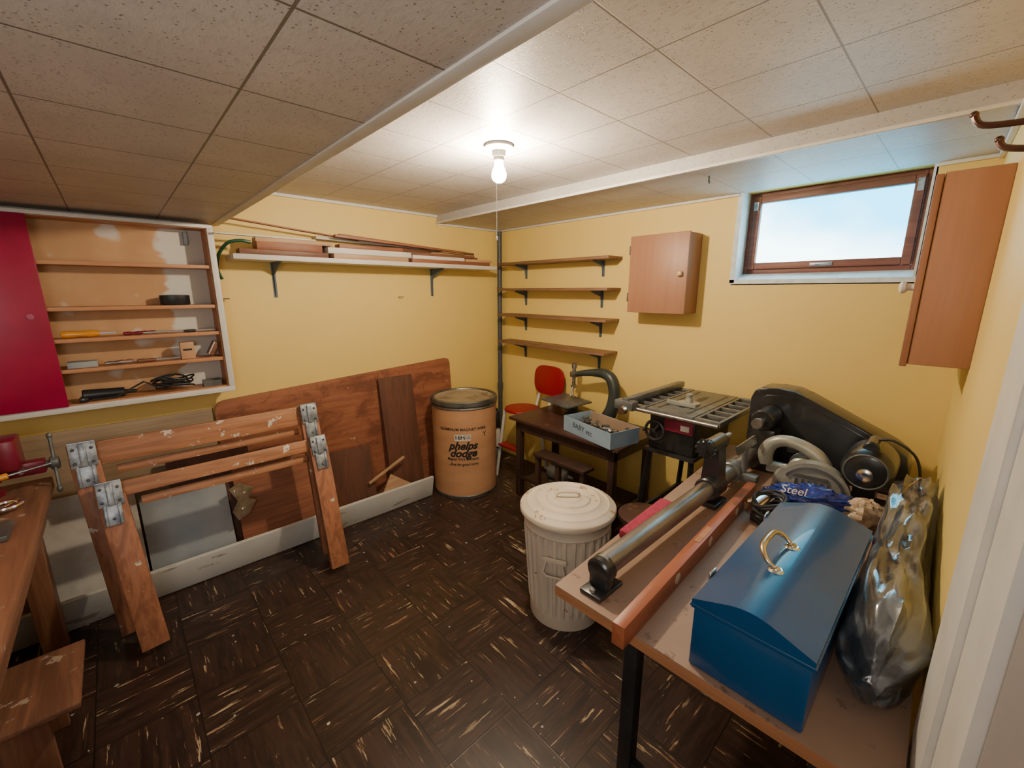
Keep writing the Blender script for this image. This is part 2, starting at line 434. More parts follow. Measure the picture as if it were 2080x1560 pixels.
b=B(); b.bb(-1.92,-.6,-.014,0,1.908,1.925,bev=.003); b.obj("trim_3",M_white,kind="structure")
b=B(); b.bb(-.6,0,-.014,0,1.860,1.875,bev=.003); b.bb(-.014,0,-1.82,0,1.861,1.875,bev=.003);b.bb(-.014,0,-2.69,-2.52,1.861,1.875,bev=.003); b.obj("trim_4",M_white,kind="structure")
b=B(); b.bb(-3.4,-1.96,-.014,0,1.714,1.73,bev=.003); b.obj("trim_5",M_white,kind="structure")
B(TC).bb(-1.5,-.01,0,.016,1.855,1.872,bev=.003).obj("trim_6",M_white,kind="structure")
b=B(TC); b.bb(-1.66,-1.5,-.05,.012,0,1.80,bev=.003); b.bb(-1.80,-1.66,-.06,.003,0,1.80,bev=.002)
b.obj("trim_7",M_white,kind="structure")
b=B(TC); b.bb(-2.45,-1.806,-.05,-.008,.01,1.78,bev=.003); b.mi=1
for z in (.25,1.5): b.cyl((-1.803,-.006,z),(-1.803,-.006,z+.05),.003,seg=10)
b.obj("door_1",[M_door,M_galv],kind="structure")
b=B(); b.prism([(0,1.45),(.13,1.49),(.13,1.44),(0,1.43)],.70,Matrix(((1,0,0,-.0),(0,0,1,-2.52),(0,1,0,0),(0,0,0,1))))
b.bb(0,.2,-1.828,-1.815,1.45,1.885); b.bb(0,.2,-2.525,-2.512,1.45,1.885)
b.bb(-.006,.004,-1.835,-1.812,1.44,1.875);b.bb(-.006,.004,-2.53,-1.812,1.435,1.456)
b.obj("trim_8",M_reveal,kind="structure",smooth=0)
b=B()
def fr(b,y0,y1,z0,z1,w,x0,x1,bev=.004):
    b.bb(x0,x1,y0,y0+w,z0,z1,bev); b.bb(x0,x1,y1-w,y1,z0,z1,bev)
    b.bb(x0,x1,y0+w,y1-w,z0,z0+w,bev); b.bb(x0,x1,y0+w,y1-w,z1-w,z1,bev)
fr(b,-2.512,-1.828,1.487,1.885,.022,.12,.18); fr(b,-2.488,-1.852,1.51,1.865,.032,.105,.15)
b.mi=1; b.bb(.13,.138,-2.46,-1.88,1.54,1.836)
b.mi=2; b.bb(.098,.106,-2.22,-2.13,1.517,1.533,.002); b.bb(.09,.098,-2.21,-2.15,1.522,1.528,.002)
b.bb(.1,.106,-1.875,-1.855,1.80,1.84);b.bb(.1,.106,-2.485,-2.465,1.80,1.85)
b.obj("window_1",[M_winw,M_pane,M_galv],kind="structure")

B().cyl((-.035,-.035,0),(-.035,-.035,1.862),.019).cyl((-.035,-.035,.58),(-.035,-.035,.63),.024).cyl((-.035,-.035,1.40),(-.035,-.035,1.43),.022).obj("drain_pipe",M_pipe,label="dark grey vertical pipe standing in the room corner",cat="pipe")

t=thing("ceiling_light",(-1.246,-1.41,1.80),"bare glowing bulb in white porcelain ceiling socket with pull string","lamp")
lx,ly=-1.246,-1.41
B().lathe([(.0,1.925),(.052,1.925),(.054,1.915),(.046,1.908),(.026,1.905),(.024,1.885),(.0,1.885)][::-1],Tr(lx,ly,0),cap=False).obj("socket_base",M_porc,parent=t)
B().lathe([(.0,1.886),(.020,1.886),(.021,1.872),(.017,1.868),(0,1.868)][::-1],Tr(lx,ly,0),cap=False).obj("socket",M_steel,parent=t)
B().lathe([(0.0005,1.796),(.012,1.798),(.022,1.805),(.027,1.816),(.0275,1.826),(.024,1.838),(.018,1.851),(.015,1.86),(.0145,1.868),(.0005,1.868)],Tr(lx,ly,0),seg=24).obj("light_bulb",M_glow,parent=t)
B().tube([(lx-.03,ly-.02,1.905),(lx-.03,ly-.02,1.60)],.0012,6).lathe([(.001,1.60),(.004,1.598),(.004,1.588),(.001,1.585)],Tr(lx-.03,ly-.02,0),seg=10).obj("pull_string",M_lumw,parent=t)

def bracket_prof(b,M,arm,leg):
    b.prism([(0,0),(arm,0),(arm,-.010),(.02,-leg*.35),(.010,-leg),(0,-leg)],.004,M@Tr(0,0,-.002))
    b.prism([(0,0),(arm,0),(arm,-.003),(0,-.003)],.022,M@Tr(0,0,-.011))
    b.prism([(0,0),(.003,0),(.003,-leg),(0,-leg)],.020,M@Tr(0,0,-.010))
def bracket_north(x,z,arm,leg,parent):
    M=frame((x,0,z),(0,-1,0),(0,0,1)); b=B(); bracket_prof(b,M,arm,leg); b.obj("bracket",M_iron,parent=parent)
def bracket_east(y,z,arm,leg,parent):
    M=frame((0,y,z),(-1,0,0),(0,0,1)); b=B(); bracket_prof(b,M,arm,leg); b.obj("bracket",M_iron,parent=parent)
t=thing("wall_shelf",(-1.05,-.1,1.55),"long white-edged wall shelf on two iron brackets","shelf")
b=B(); b.box((-1.06,-.105,1.567),(1.70,.20,.026),bev=.002); b.obj("shelf_board",M_lumw,parent=t)
bracket_north(-1.69,1.554,.15,.19,t); bracket_north(-.66,1.554,.15,.19,t)
for z,leg in ((1.61,.10),(1.42,.11),(1.225,.11),(1.015,.115)):
    t=thing("wall_shelf",(-.08,-.67,z-.02),"short brown wooden shelf on two small iron brackets","shelf",group="row of small shelves on the wall")
    B().bb(-.155,-.002,-1.16,-.14,z-.018,z,.002).obj("shelf_board",M_shelf,parent=t)
    bracket_east(-.31,z-.018,.12,leg,t); bracket_east(-1.02,z-.018,.12,leg,t)

def lum(x0,x1,y,z,w,h,m,yaw=0,pitch=0,lab="",):
    L=x1-x0
    B(Tr((x0+x1)/2,y,z+h/2)@Rz(yaw)@Ry(pitch)).box((0,0,0),(L,w,h),bev=.0015).obj("lumber_board",m,label=lab,cat="board",group="scrap lumber on the long wall shelf")
z0=1.5805
lum(-1.88,-1.45,-.155,z0,.085,.026,M_lumd,0,0,"short dark board at the bottom of the lumber pile")
lum(-1.42,-.95,-.155,z0,.085,.026,M_luml,0,0,"light wooden board at the front of the lumber pile")
lum(-.92,-.27,-.15,z0,.085,.024,M_lumr,0,0,"red-brown board at the bottom of the lumber pile")
lum(-1.85,-.28,-.05,z0,.08,.034,M_lumr,0,0,"long red-brown plank against the wall")
lum(-1.80,-1.48,-.15,z0+.0265,.09,.038,M_lumr,0,0,"short thick red-brown block of lumber")
lum(-1.76,-1.28,-.05,z0+.0345,.08,.036,M_lumd,0,0,"dark stained thick board on the shelf")
lum(-1.45,-.93,-.155,z0+.0265,.085,.032,M_lumw,0,0,"thick white-painted board on the pile")
lum(-.91,-.50,-.15,z0+.0245,.075,.022,M_lumw,0,0,"short white-painted board on the pile")
lum(-1.25,-.30,-.05,z0+.0345,.07,.030,M_lumr,0,0,"red-brown board resting on the pile")
lum(-1.80,-1.42,-.145,z0+.065,.07,.022,M_luml,0,0,"light wooden slat on top of the pile")
lum(-1.74,-1.50,-.05,z0+.071,.075,.032,M_lumr,0,0,"short red-brown offcut on top")
lum(-1.38,-.98,-.15,z0+.059,.07,.022,M_lumr,0,0,"red-brown slat on the white board")
lum(-1.20,-.72,-.05,z0+.065,.06,.030,M_lumd,0,0,"dark slat resting on the red-brown board")
lum(-.94,-.40,-.15,z0+.047,.05,.018,M_lumd,0,0,"dark narrow strip near the corner")
lum(-.70,-.32,-.05,z0+.065,.05,.018,M_luml,0,0,"thin light offcut near the corner")
lum(-1.46,-.60,-.035,z0+.103,.045,.016,M_lumw,0,1.4,"long white strip lying on the pile")
lum(-1.38,-.45,-.12,z0+.103,.03,.014,M_lumr,0,2.6,"red-brown strip sloping over the pile")
lum(-1.34,-.34,-.08,z0+.109,.030,.012,M_lumd,0,3.2,"thin dark strip sloping to the corner")
lum(-1.90,-1.22,-.10,z0+.142,.03,.007,M_lumr,4,4.5,"thin lath sticking out over the shelf end")
lum(-1.97,-1.50,-.16,z0+.0885,.025,.008,M_lumw,2,0,"thin white lath on the pile")
lum(-.48,-.24,-.15,z0+.0245,.06,.018,M_luml,0,0,"short light offcut near the corner")
b=B(); b.tube(crv([(-1.82,-.165,1.64),(-1.86,-.165,1.645),(-1.91,-.15,1.635),(-1.94,-.11,1.60),(-1.955,-.07,1.555),(-1.955,-.04,1.50),(-1.94,-.03,1.46)]),.008,10); b.obj("garden_hose",M_hose,label="dark green hose looping off the long shelf end",cat="hose")
for x in (-1.94,-.93):
    b=B(); b.tube([(x,0,1.36),(x,-.03,1.36),(x+.02,-.035,1.36)],.0025,6)
    b.obj("wall_hook",M_bolt,label="small bent metal nail hook in the wall",cat="hook")
b=B(); b.tube([(-.45,-1.85,1.875),(-.45,-1.85,1.855),(-.455,-1.855,1.845),(-.465,-1.86,1.85)],.003,6); b.obj("ceiling_hook",M_bolt,label="small dark screw hook in the soffit",cat="hook")

t=thing("wall_cabinet",(-.075,-1.48,1.28),"small square orange-brown wall cabinet with wooden knob","cabinet")
B().bb(-.14,0,-1.65,-1.31,1.28,1.70,.003).obj("body",M_cabE,parent=t)
d=B().bb(-.156,-.1405,-1.652,-1.308,1.278,1.702,.003).obj("door",M_cab,parent=t)
B().box((-.168,-1.618,1.49),(.024,.026,.026),bev=.006).obj("knob",M_knobw,parent=d,label="square pale wooden knob")
for z in (1.34,1.60):
    B().bb(-.158,-.13,-1.308,-1.303,z,z+.05,.001).obj("hinge",M_bolt,parent=t)
t=thing("wall_cabinet",(-.45,-2.65,1.187),"tall orange-brown wall cabinet with round knob beside the window","cabinet")
B(TC).bb(-.665,-.25,0,.128,1.187,1.715,.003).obj("body",M_cab,parent=t)
d=B(TC).bb(-.668,-.247,.129,.146,1.18,1.712,.003).obj("door",M_cabE,parent=t)
B(TC).lathe([(.001,0),(.009,.001),(.008,.014),(.016,.020),(.018,.028),(.012,.034),(.001,.036)],Tr(-.62,.146,1.41)@Rx(-90),seg=20).obj("knob",M_porc,parent=d,label="round white knob")
for z,dz,tip in ((1.665,.02,.095),(1.625,.015,.06)):
    b=B(TC); b.tube(crv([(-1.30,0,z),(-1.30,.02,z-.008),(-1.295,tip*.6,z-.006),(-1.285,tip*.9,z+.002),(-1.28,tip,z+dz)],4),.005,8)
    b.sph((-1.28,tip,z+dz),.006); b.bb(-1.31,-1.29,0,.003,z-.02,z+.015)
    b.obj("coat_hook",M_hook,label="brown metal coat hook screwed high on the wall",cat="hook")

# ---------------- left shelf unit
t=thing("shelf_cabinet",(-2.5,-.06,.9),"shallow wall shelf cabinet with white frame and crimson sliding door","cabinet")
b=B(); X0,X1=-3.2,-1.98; Z0,Z1=.905,1.705; yf=-.13
b.bb(X0,X1,yf,0,Z0,Z0+.02);b.bb(X0,X1,yf,0,Z1-.015,Z1);b.bb(X1-.02,X1,yf,0,Z0+.02,Z1-.015);b.bb(X0,X0+.02,yf,0,Z0+.02,Z1-.015)
b.obj("case",M_orange,parent=t)
B().bb(-2.7,X1-.02,-.006,-.001,Z0+.02,Z1-.015).obj("back_panel",M_plaster,parent=t,origin=(-2.5,0,.9))
b=B(); b.bb(X0,X1+.012,yf-.012,yf,Z0-.012,Z0+.014,.002); b.bb(X0,X1+.012,yf-.012,yf,Z1-.012,Z1+.004,.002); b.bb(X1-.014,X1+.012,yf-.012,yf,Z0+.014,Z1-.012,.002)
b.obj("frame",M_white,parent=t)
for z in (1.522,1.334,1.202,1.073):
    B().bb(X0+.021,X1-.021,yf+.004,-.007,z-.016,z,.001).obj("shelf_board",M_orange,parent=t)
d=B().bb(-3.19,-2.572,yf-.022,yf-.0125,Z0+.015,Z1-.013,.002).obj("sliding_door",M_red,parent=t)
B().lathe([(.001,0),(.011,0),(.011,.002),(.001,.002)],Tr(-2.62,yf-.0225,1.30)@Rx(90),seg=16).obj("finger_pull",M_red,parent=d)
b=B().bb(-2.075,-2.06,-.03,-.007,1.62,1.68); b.obj("bracket",M_iron,parent=t)
b=B(); b.lathe([(.001,0),(.042,0),(.045,.004),(.045,.044),(.040,.046),(.001,.046)],Tr(-2.15,-.065,1.335)@Matrix.Diagonal((1.3,.8,1,1)),seg=32); b.obj("tin_box",M_blkm,label="dark grey oval tin on a cabinet shelf",cat="tin")
def chisel(x0,x1,y,z,m1,lab,hl=.09,r=.011):
    z+=.0005
    t=thing("chisel",((x0+x1)/2,y,z),lab,"hand tool")
    T=frame((x0,y,z+r),(1,0,0),(0,0,1))
    B(T).lathe([(.001,0),(r*.8,.003),(r,.02),(r*.75,hl*.5),(r,hl*.8),(r*.6,hl),(.001,hl)],Ry(90),seg=14).obj("handle",m1,parent=t)
    B(T).box((hl+(x1-x0-hl)/2,-0.0,-0.001),(x1-x0-hl,.007,.004)).obj("blade",M_steel,parent=t)
chisel(-2.555,-2.38,-.09,1.202,M_yel,"chisel with translucent yellow handle on a shelf",.12,.016)
chisel(-2.36,-2.18,-.10,1.202,M_vise,"screwdriver with dark red handle on a shelf",.07,.009)
chisel(-2.30,-2.10,-.06,1.202,M_vise,"thin screwdriver with red handle on a shelf",.06,.008)
chisel(-2.14,-2.01,-.09,1.202,M_cord,"small black-handled file on a shelf",.05,.007)
chisel(-2.33,-2.17,-.10,1.073,M_lumd,"file with worn wooden handle on a shelf",.07,.010)
chisel(-2.40,-2.22,-.06,1.073,M_lumr,"small brown-handled chisel on a shelf",.06,.009)
chisel(-2.44,-2.345,-.085,1.073,M_steel,"steel drill bit set on a shelf",.06,.009)
b=B(); b.bb(-2.555,-2.46,-.11,-.05,1.074,1.100,.003); b.obj("plastic_case",M_sheetb,label="small pale blue plastic case on a shelf",cat="box")
b=B(); b.bb(-2.165,-2.11,-.105,-.07,1.074,1.155,.002); ob=b.obj("small_box",M_fiber,label="small upright kraft cardboard box on a shelf",cat="box")
b=B(); b.bb(-2.155,-2.12,-.1062,-.1052,1.115,1.124); b.obj("print",M_ink,parent=ob)
b=B(Tr(-2.05,-.085,1.077)@Ry(28)); b.bb(-.016,.010,-.02,.02,.008,.078,.002); b.mi=1; b.bb(-.012,-.008,-.0215,-.02,.01,.076); b.obj("leaning_box",[M_lumd,M_label],label="narrow brown box leaning on the shelf side",cat="box")
t=thing("electric_drill",(-2.45,-.09,.925),"black corded hand drill lying on bottom shelf","power tool")
B().cyl((-2.53,-.09,.952),(-2.39,-.09,.947),.024,.021,20,.004).cyl((-2.39,-.09,.947),(-2.35,-.09,.945),.011,.008).obj("body",M_blk,parent=t)
B().box((-2.525,-.105,.937),(.03,.07,.02),bev=.004).obj("handle",M_blk,parent=t)
pts=[]
for i in range(90):
    a=i*.55; pts.append((-2.21+.065*math.cos(a)+.02*math.sin(a*.37),-.08+.03*math.sin(a),.942+.05*(i/90)+.010*math.sin(a*1.7)))
B().tube([(-2.5,-.12,.934),(-2.42,-.11,.932),(-2.32,-.1,.985),(-2.28,-.1,.955)]+pts,.004,6).obj("cord",M_cord,parent=t)
b=B(); b.bb(-2.095,-2.02,-.11,-.05,.9255,.93); b.bb(-2.095,-2.02,-.11,-.106,.93,.955);b.bb(-2.095,-2.02,-.054,-.05,.93,.955);b.bb(-2.095,-2.091,-.106,-.054,.93,.955);b.bb(-2.024,-2.02,-.106,-.054,.93,.955)
b.obj("parts_tray",M_grey,label="small open metal tray on the bottom shelf",cat="tray")

# ---------------- leaning sheets
def sheet(x0,x1,h,yt,yb,m,name,lab,th=.012,roll=0,zb=0,prof=None,cat="board"):
    L=math.hypot(h,yt-yb)
    M=frame(((x0+x1)/2,yb,zb),(1,0,0),(0,(yt-yb)/L,h/L))@Rz(roll)
    w=(x1-x0)/2
    if prof is None: prof=[(-w,0),(w,0),(w,L),(-w,L)]
    b=B(); b.prism(prof,th,M)
    return b.obj(name,m,label=lab,cat=cat)
sheet(-3.3,-2.07,.79,-.016,-.07,M_plyg,"plywood_sheet","weathered tan plywood sheet leaning on the wall",.012)
w=.755;pr=[(-w,0),(w,0.0),(w,.87),(w-.010,.895),(w-.04,.905)]
pr+= [(-w+.05,.828),(-w+.02,.818),(-w+.006,.80),(-w,.77)]
sheet(-2.06,-.55,.86,-.020,-.075,M_ply,"plywood_sheet","large red-brown plywood sheet with worn corners leaning on the wall",.013,0,prof=pr)
sheet(-1.15,-.90,.825,-.055,-.17,M_plydk,"plywood_sheet","dark brown upright board leaning on the plywood",.012)
sheet(-1.60,-1.28,.42,-.135,-.215,M_plydk,"plywood_sheet","small dark square board leaning on the plywood",.01,0)
sheet(-2.05,-1.62,.55,-.13,-.26,M_lumr,"plywood_sheet","reddish brown board leaning behind the sawhorses",.012,0,prof=[(-.21,0),(.21,0),(.21,.46),(-.13,.56),(-.21,.5)])
sheet(-2.42,-2.08,.44,-.15,-.27,M_sheetb,"hardboard_sheet","blue-grey hardboard sheet leaning behind the sawhorses",.01)
sheet(-2.75,-2.43,.52,-.12,-.26,M_sheetw,"hardboard_sheet","white painted hardboard sheet leaning on the wall",.01)
sheet(-2.30,-1.95,.60,-.105,-.20,M_plydk,"plywood_sheet","dark brown board leaning between other sheets",.01)
sheet(-1.30,-1.00,.2,-.19,-.25,M_luml,"wood_offcut","light triangular plywood offcut on the floor",.012,0,prof=[(-.16,0),(.15,0),(.15,.07),(-.02,.20)])
b=B(Tr(-1.20,-.215,.24)@Ry(-24)); b.bb(-.14,.14,-.006,.006,-.008,.008,.001); b.obj("wood_stick",M_luml,label="thin light stick leaning on the dark board",cat="stick")
b=B(Tr(-1.95,-.315,.006)@Rx(12)); b.bb(-1.1,1.02,-.010,.010,0,.150,.002); b.obj("plank",M_plank,label="long worn white-painted plank standing on edge on floor",cat="plank")
b=B(Tr(-2.03,-.262,.34)@Rx(-13)); b.prism([(-.03,-.1),(.02,-.08),(.06,-.02),(.03,.0),(.06,.05),(.0,.09),(-.05,.07),(-.02,.0),(-.05,-.05)],.006,Rx(90)); 
for q in ((0,-.05),(.02,.03),(-.02,.05)): b.cyl((q[0],-.006,q[1]),(q[0],-.016,q[1]),.008,seg=12)
b.obj("folding_hardware",M_brass,label="folded metal sawhorse bracket hanging on a board",cat="hardware")

# ---------------- sawhorses
def sawhorse(x0,x1,yt,zt,yb,lab,bh=.095,sl=0,dxl=0,dxr=0,bs=1):
    t=thing("sawhorse",((x0+x1)/2,yb,0),lab,"sawhorse",group="folded sawhorses leaning on the wall")
    nrm=V((0,yt-yb,zt)).normalized()
    Mb=frame(((x0+x1)/2,yt,zt),(1,0,sl),(0,nrm.y,nrm.z))
    L=x1-x0
    B(Mb).box((0,-bh/2,0),(L,bh,.036),bev=.003).obj("beam",M_pine,parent=t)
    B(Mb).box((.02,-bh-.035,-.028),(L-.22,.035,.02),bev=.002).obj("brace",M_pine,parent=t)
    for sx in (-1,1):
        xx=sx*(L/2-.045)
        P=Mb@V((xx,-bh*.75,.03))
        zb=0.004
        dx=dxl if sx<0 else dxr
        dirn=V((dx,yb-yt,-zt)).normalized()
        LL=(P.z-zb)/-dirn.z
        Ml=frame(P,(1,0,dx/zt),-dirn)
        B(Ml).box((0,-LL/2+.012,0),(.086,LL-.03,.034),bev=.003).obj("leg",M_pineZ,parent=t)
        Q=Mb@Tr(xx,0,0)@Matrix.Diagonal((bs,bs,1,1))
        bb=B(Q)
        bb.box((0,-.050,.052),(.092,.115,.004),bev=.0015); bb.box((-.044,-.050,.042),(.004,.11,.022)); bb.box((.044,-.050,.042),(.004,.11,.022))
        bb.box((0,-.150,.052),(.068,.10,.004),bev=.0015); bb.box((0,-.050,.058),(.026,.11,.010),bev=.004); bb.box((0,.010,.030),(.092,.004,.05))
        bb.box((-.026,-.15,.055),(.012,.10,.008),bev=.002); bb.box((.026,-.15,.055),(.012,.10,.008),bev=.002)
        br=bb.obj("metal_bracket",M_galv,parent=t)
        for q in ((-.031,-.02),(.031,-.02),(-.031,-.085),(.031,-.085),(0,-.17)):
            B(Q).lathe([(.001,0),(.007,0),(.005,.005),(.001,.006)],Tr(q[0],q[1],.055),seg=10).obj("bolt",M_bolt,parent=br)
    return t
sawhorse(-2.59,-1.66,-.36,.805,-.52,"folded orange pine sawhorse with galvanised brackets, rear one",dxl=.05,dxr=.0,bs=.84)
sawhorse(-2.535,-1.665,-.475,.655,-.68,"folded orange pine sawhorse with galvanised brackets, front one",bh=.06,dxl=.05,dxr=-.01,bs=.80)

# ---------------- left bench
t=thing("workbench",(-3.0,-.95,0),"old worn wooden workbench with thick top","workbench")
B().bb(-3.35,-2.65,-1.7,-.3,.635,.68,.004).obj("bench_top",M_oldw,parent=t)
b=B(); b.bb(-2.70,-2.675,-1.6,-.455,.55,.634,.002); b.obj("apron",M_oldw,parent=t)
for x,y in ((-2.735,-.42),(-3.25,-.42),(-2.735,-1.6),(-3.25,-1.6)):
    B().bb(x-.033,x+.033,y-.05,y+.03,0,.634,.003).obj("leg",M_oldwZ,parent=t)
t=thing("step_stool",(-2.8,-1.0,0),"low reddish wooden step stool under the bench","stool")
B().bb(-3.1,-2.61,-1.13,-.82,.232,.25,.003).obj("top",M_oldw,parent=t)
B().bb(-3.05,-2.68,-1.10,-1.08,0,.231,.002).obj("leg",M_oldwZ,parent=t); B().bb(-3.05,-2.68,-.88,-.86,0,.231,.002).obj("leg",M_oldwZ,parent=t)
b=B(Tr(-2.84,-1.35,.11)@Rz(-4)); b.bb(-.2,.18,-.14,.14,-.01,.01,.003); b.bb(-.18,.16,-.12,-.1,-.11,-.01);b.bb(-.18,.16,.1,.12,-.11,-.01); b.obj("footstool",M_oldw,label="low worn wooden footstool on the floor",cat="stool")
vx=-.035
t=thing("bench_vise",(-2.76+vx,-.37,.68),"dark red bench vise with steel screw and handle","vise")
VT=Tr(vx,-.03,.0)@Tr(0,0,.682)@Matrix.Diagonal((1,1,1.42,1))@Tr(0,0,-.681)
B(VT).lathe([(.001,0),(.06,0),(.06,.012),(.045,.018),(.04,.04),(.001,.04)],Tr(-2.78,-.38,.681),seg=24).obj("base",M_vise,parent=t)
b=B(VT); b.bb(-2.88,-2.72,-.415,-.345,.715,.77,.008); b.bb(-2.79,-2.735,-.44,-.32,.765,.825,.006); b.sph((-2.86,-.38,.755),(.05,.035,.03)); b.bb(-2.93,-2.85,-.41,-.35,.775,.79,.004)
b.obj("fixed_jaw",M_vise,parent=t)
b=B(VT); b.bb(-2.715,-2.665,-.44,-.32,.745,.825,.008); b.bb(-2.72,-2.61,-.405,-.355,.72,.755,.006); b.obj("moving_jaw",M_vise,parent=t)
B(VT).cyl((-2.735,-.38,.738),(-2.575,-.38,.738),.010).cyl((-2.60,-.38,.738),(-2.575,-.38,.738),.018,bev=.003).bb(-2.733,-2.717,-.43,-.33,.735,.822).obj("screw",M_grey,parent=t)
b=B(VT); b.cyl((-2.588,-.36,.81),(-2.588,-.41,.67),.0055,seg=12); b.sph((-2.588,-.36,.81),.009); b.sph((-2.588,-.41,.67),.009); b.obj("handle",M_grey,parent=t)
b=B(); b.cyl((-2.84,-.495,.755),(-2.73,-.485,.768),.011,bev=.003,seg=14); b.obj("grip",M_yel,parent=t,label="orange grip of the clamp bar"); B().cyl((-2.73,-.485,.768),(-2.625,-.47,.78),.0045,seg=10).cyl((-2.70,-.482,.77),(-2.70,-.43,.77),.008,seg=10).obj("bar",M_steel,parent=t)
t=thing("clamp",(-2.74,-.6,.68),"chrome C-shaped clamp lying on the bench","clamp")
b=B(); b.torus((-2.735,-.60,.70),.035,.0085,'Z',a0=-120,a1=150); b.obj("frame",M_chrome,parent=t)
b=B(); b.cyl((-2.76,-.66,.70),(-2.72,-.58,.70),.005); b.obj("screw",M_chrome,parent=t)
b=B(); b.cyl((-2.78,-.655,.70),(-2.74,-.665,.70),.004); b.obj("handle",M_chrome,parent=t)
b=B(); b.bb(-2.85,-2.70,-.87,-.74,.681,.70,.004); b.obj("steel_block",M_grey,label="grey steel block lying on the workbench",cat="metal block")

# ---------------- fibre drum
cx,cy=-.655,-.350
t=thing("fibre_drum",(cx,cy,0),"tall brown fibreboard drum with lid and black lettering","drum")
R=.225
B().lathe([(.001,.004),(R,.004),(R,.655),(.001,.655)],Tr(cx,cy,0),seg=72).obj("body",M_fiber,parent=t)
b=B(); b.lathe([(R+.001,0),(R+.004,.002),(R+.004,.02),(R+.001,.024)],Tr(cx,cy,0),seg=72,cap=False); b.obj("metal_rim",M_band,parent=t)
b=B(); b.lathe([(R+.001,.630),(R+.007,.636),(R+.003,.646),(R+.010,.655),(R+.010,.670),(R+.003,.674)],Tr(cx,cy,0),seg=72,cap=False); b.obj("metal_rim",M_band,parent=t)
b=B(); b.lathe([(.001,.668),(.05,.668),(.18,.668),(.195,.670),(R-.018,.678)],Tr(cx,cy,0),seg=72,cap=False); b.mi=1; b.lathe([(R-.018,.678),(R-.014,.686),(R+.002,.687),(R+.007,.682),(R+.007,.666),(.001,.66)],Tr(cx,cy,0),seg=72,cap=False); b.obj("lid",[M_lidf,M_band],parent=t)
ca=math.atan2(-2.692-cy,-2.375-cx)-.07
def wrap(zc,xo=0):
    def f(co):
        a=ca+(co.x+xo)/R
        rr=R+.0008+co.z
        return V((cx+rr*math.cos(a),cy+rr*math.sin(a),zc+co.y))
    return f
text("ALUMINUM MAGNET WIRE",.027,None,M_ink,parent=t,wrap=wrap(.50),offset=.02)
text("phelps\ndodge",.074,None,M_ink,parent=t,wrap=wrap(.358),shear=.35,offset=.035,sp=.72)
text("Magnet Wire Company",.027,None,M_ink,parent=t,wrap=wrap(.292),offset=.018,xs=.85)
text("...first for good turns",.026,None,M_ink,parent=t,wrap=wrap(.254),shear=.2,offset=.018,xs=.95)
b=B()
for i in range(8):
    a0=-.055+.11*i/8; a1=-.055+.11*(i+1)/8
    w=wrap(.445); vs=[w(V((a0,-.021,.0004))),w(V((a1,-.021,.0004))),w(V((a1,.021,.0004))),w(V((a0,.021,.0004)))]
    b._add(vs,[(0,1,2,3)])
b.obj("paper_label",M_label,parent=t)
text("16H",.040,None,M_ink,parent=t,wrap=wrap(.445,-.02),offset=.03,ext=.0006)
text("PTZ\nWIRE",.018,None,M_ink,parent=t,wrap=wrap(.447,.032),offset=.01,ext=.0006,sp=.8)
text("Y",.05,None,M_ink,parent=t,wrap=wrap(.455,.155))

# ---------------- trash can
cx,cy=-1.065,-1.64
t=thing("trash_can",(cx,cy,0),"cream-painted ribbed metal trash can with chipped lid","trash can")
NS=360;NR=30
def rib(r,z,a,i):
    if .06<z<.43:
        e=min(1,(z-.06)/.02,(.43-z)/.02)
        q=math.cos(a*NR); q=max(-.35,min(.6,q*1.6))
        return r+.0095*e*q
    return r
prof=[(.001,.012),(.145,.012),(.150,.0),(.156,.0),(.157,.035),(.159,.05),(.158,.06)]
for i in range(1,16): prof.append((.158+.026*i/16,.06+.37*i/16))
prof+=[(.184,.43),(.187,.436),(.184,.442),(.186,.47),(.190,.476),(.187,.482),(.189,.505),(.001,.505)]
B().lathe(prof,Tr(cx,cy,0),seg=NS,fn=rib).obj("body",M_can,parent=t)
lp=[(.001,.532),(.03,.533),(.05,.532),(.055,.535),(.06,.531),(.085,.530),(.092,.535),(.098,.528),(.128,.525),(.136,.531),(.144,.522),(.168,.516),(.176,.520),(.184,.512),(.201,.507),(.205,.502),(.206,.488),(.203,.486),(.200,.49),(.199,.5),(.001,.51)]
B().lathe(lp,Tr(cx,cy,.003),seg=96,cap=False).obj("lid",M_canlid,parent=t)
TT=Tr(cx,cy,.535)@Rz(-45)
b=B(TT); b.tube(crv([(-.05,0,0),(-.045,0,.016),(-.03,0,.024),(.03,0,.024),(.045,0,.016),(.05,0,0)],4),.006,10); b.box((-.052,0,.001),(.02,.03,.003)); b.box((.052,0,.001),(.02,.03,.003)); b.obj("lid_handle",M_canlid,parent=t)
ha=math.radians(205)
Mh=frame((cx+.185*math.cos(ha),cy+.185*math.sin(ha),.33),(-math.sin(ha),math.cos(ha),0),(0,0,1))
b=B(Mh); b.tube([(-.035,.02,.012),(-.035,.008,.016),(-.045,-.03,.018),(-.03,-.045,.02),(.03,-.045,.02),(.045,-.03,.018),(.035,.008,.016),(.035,.02,.012)],.004,8); b.box((0,.018,.006),(.10,.022,.010),bev=.003)
b.obj("side_handle",M_can,parent=t)

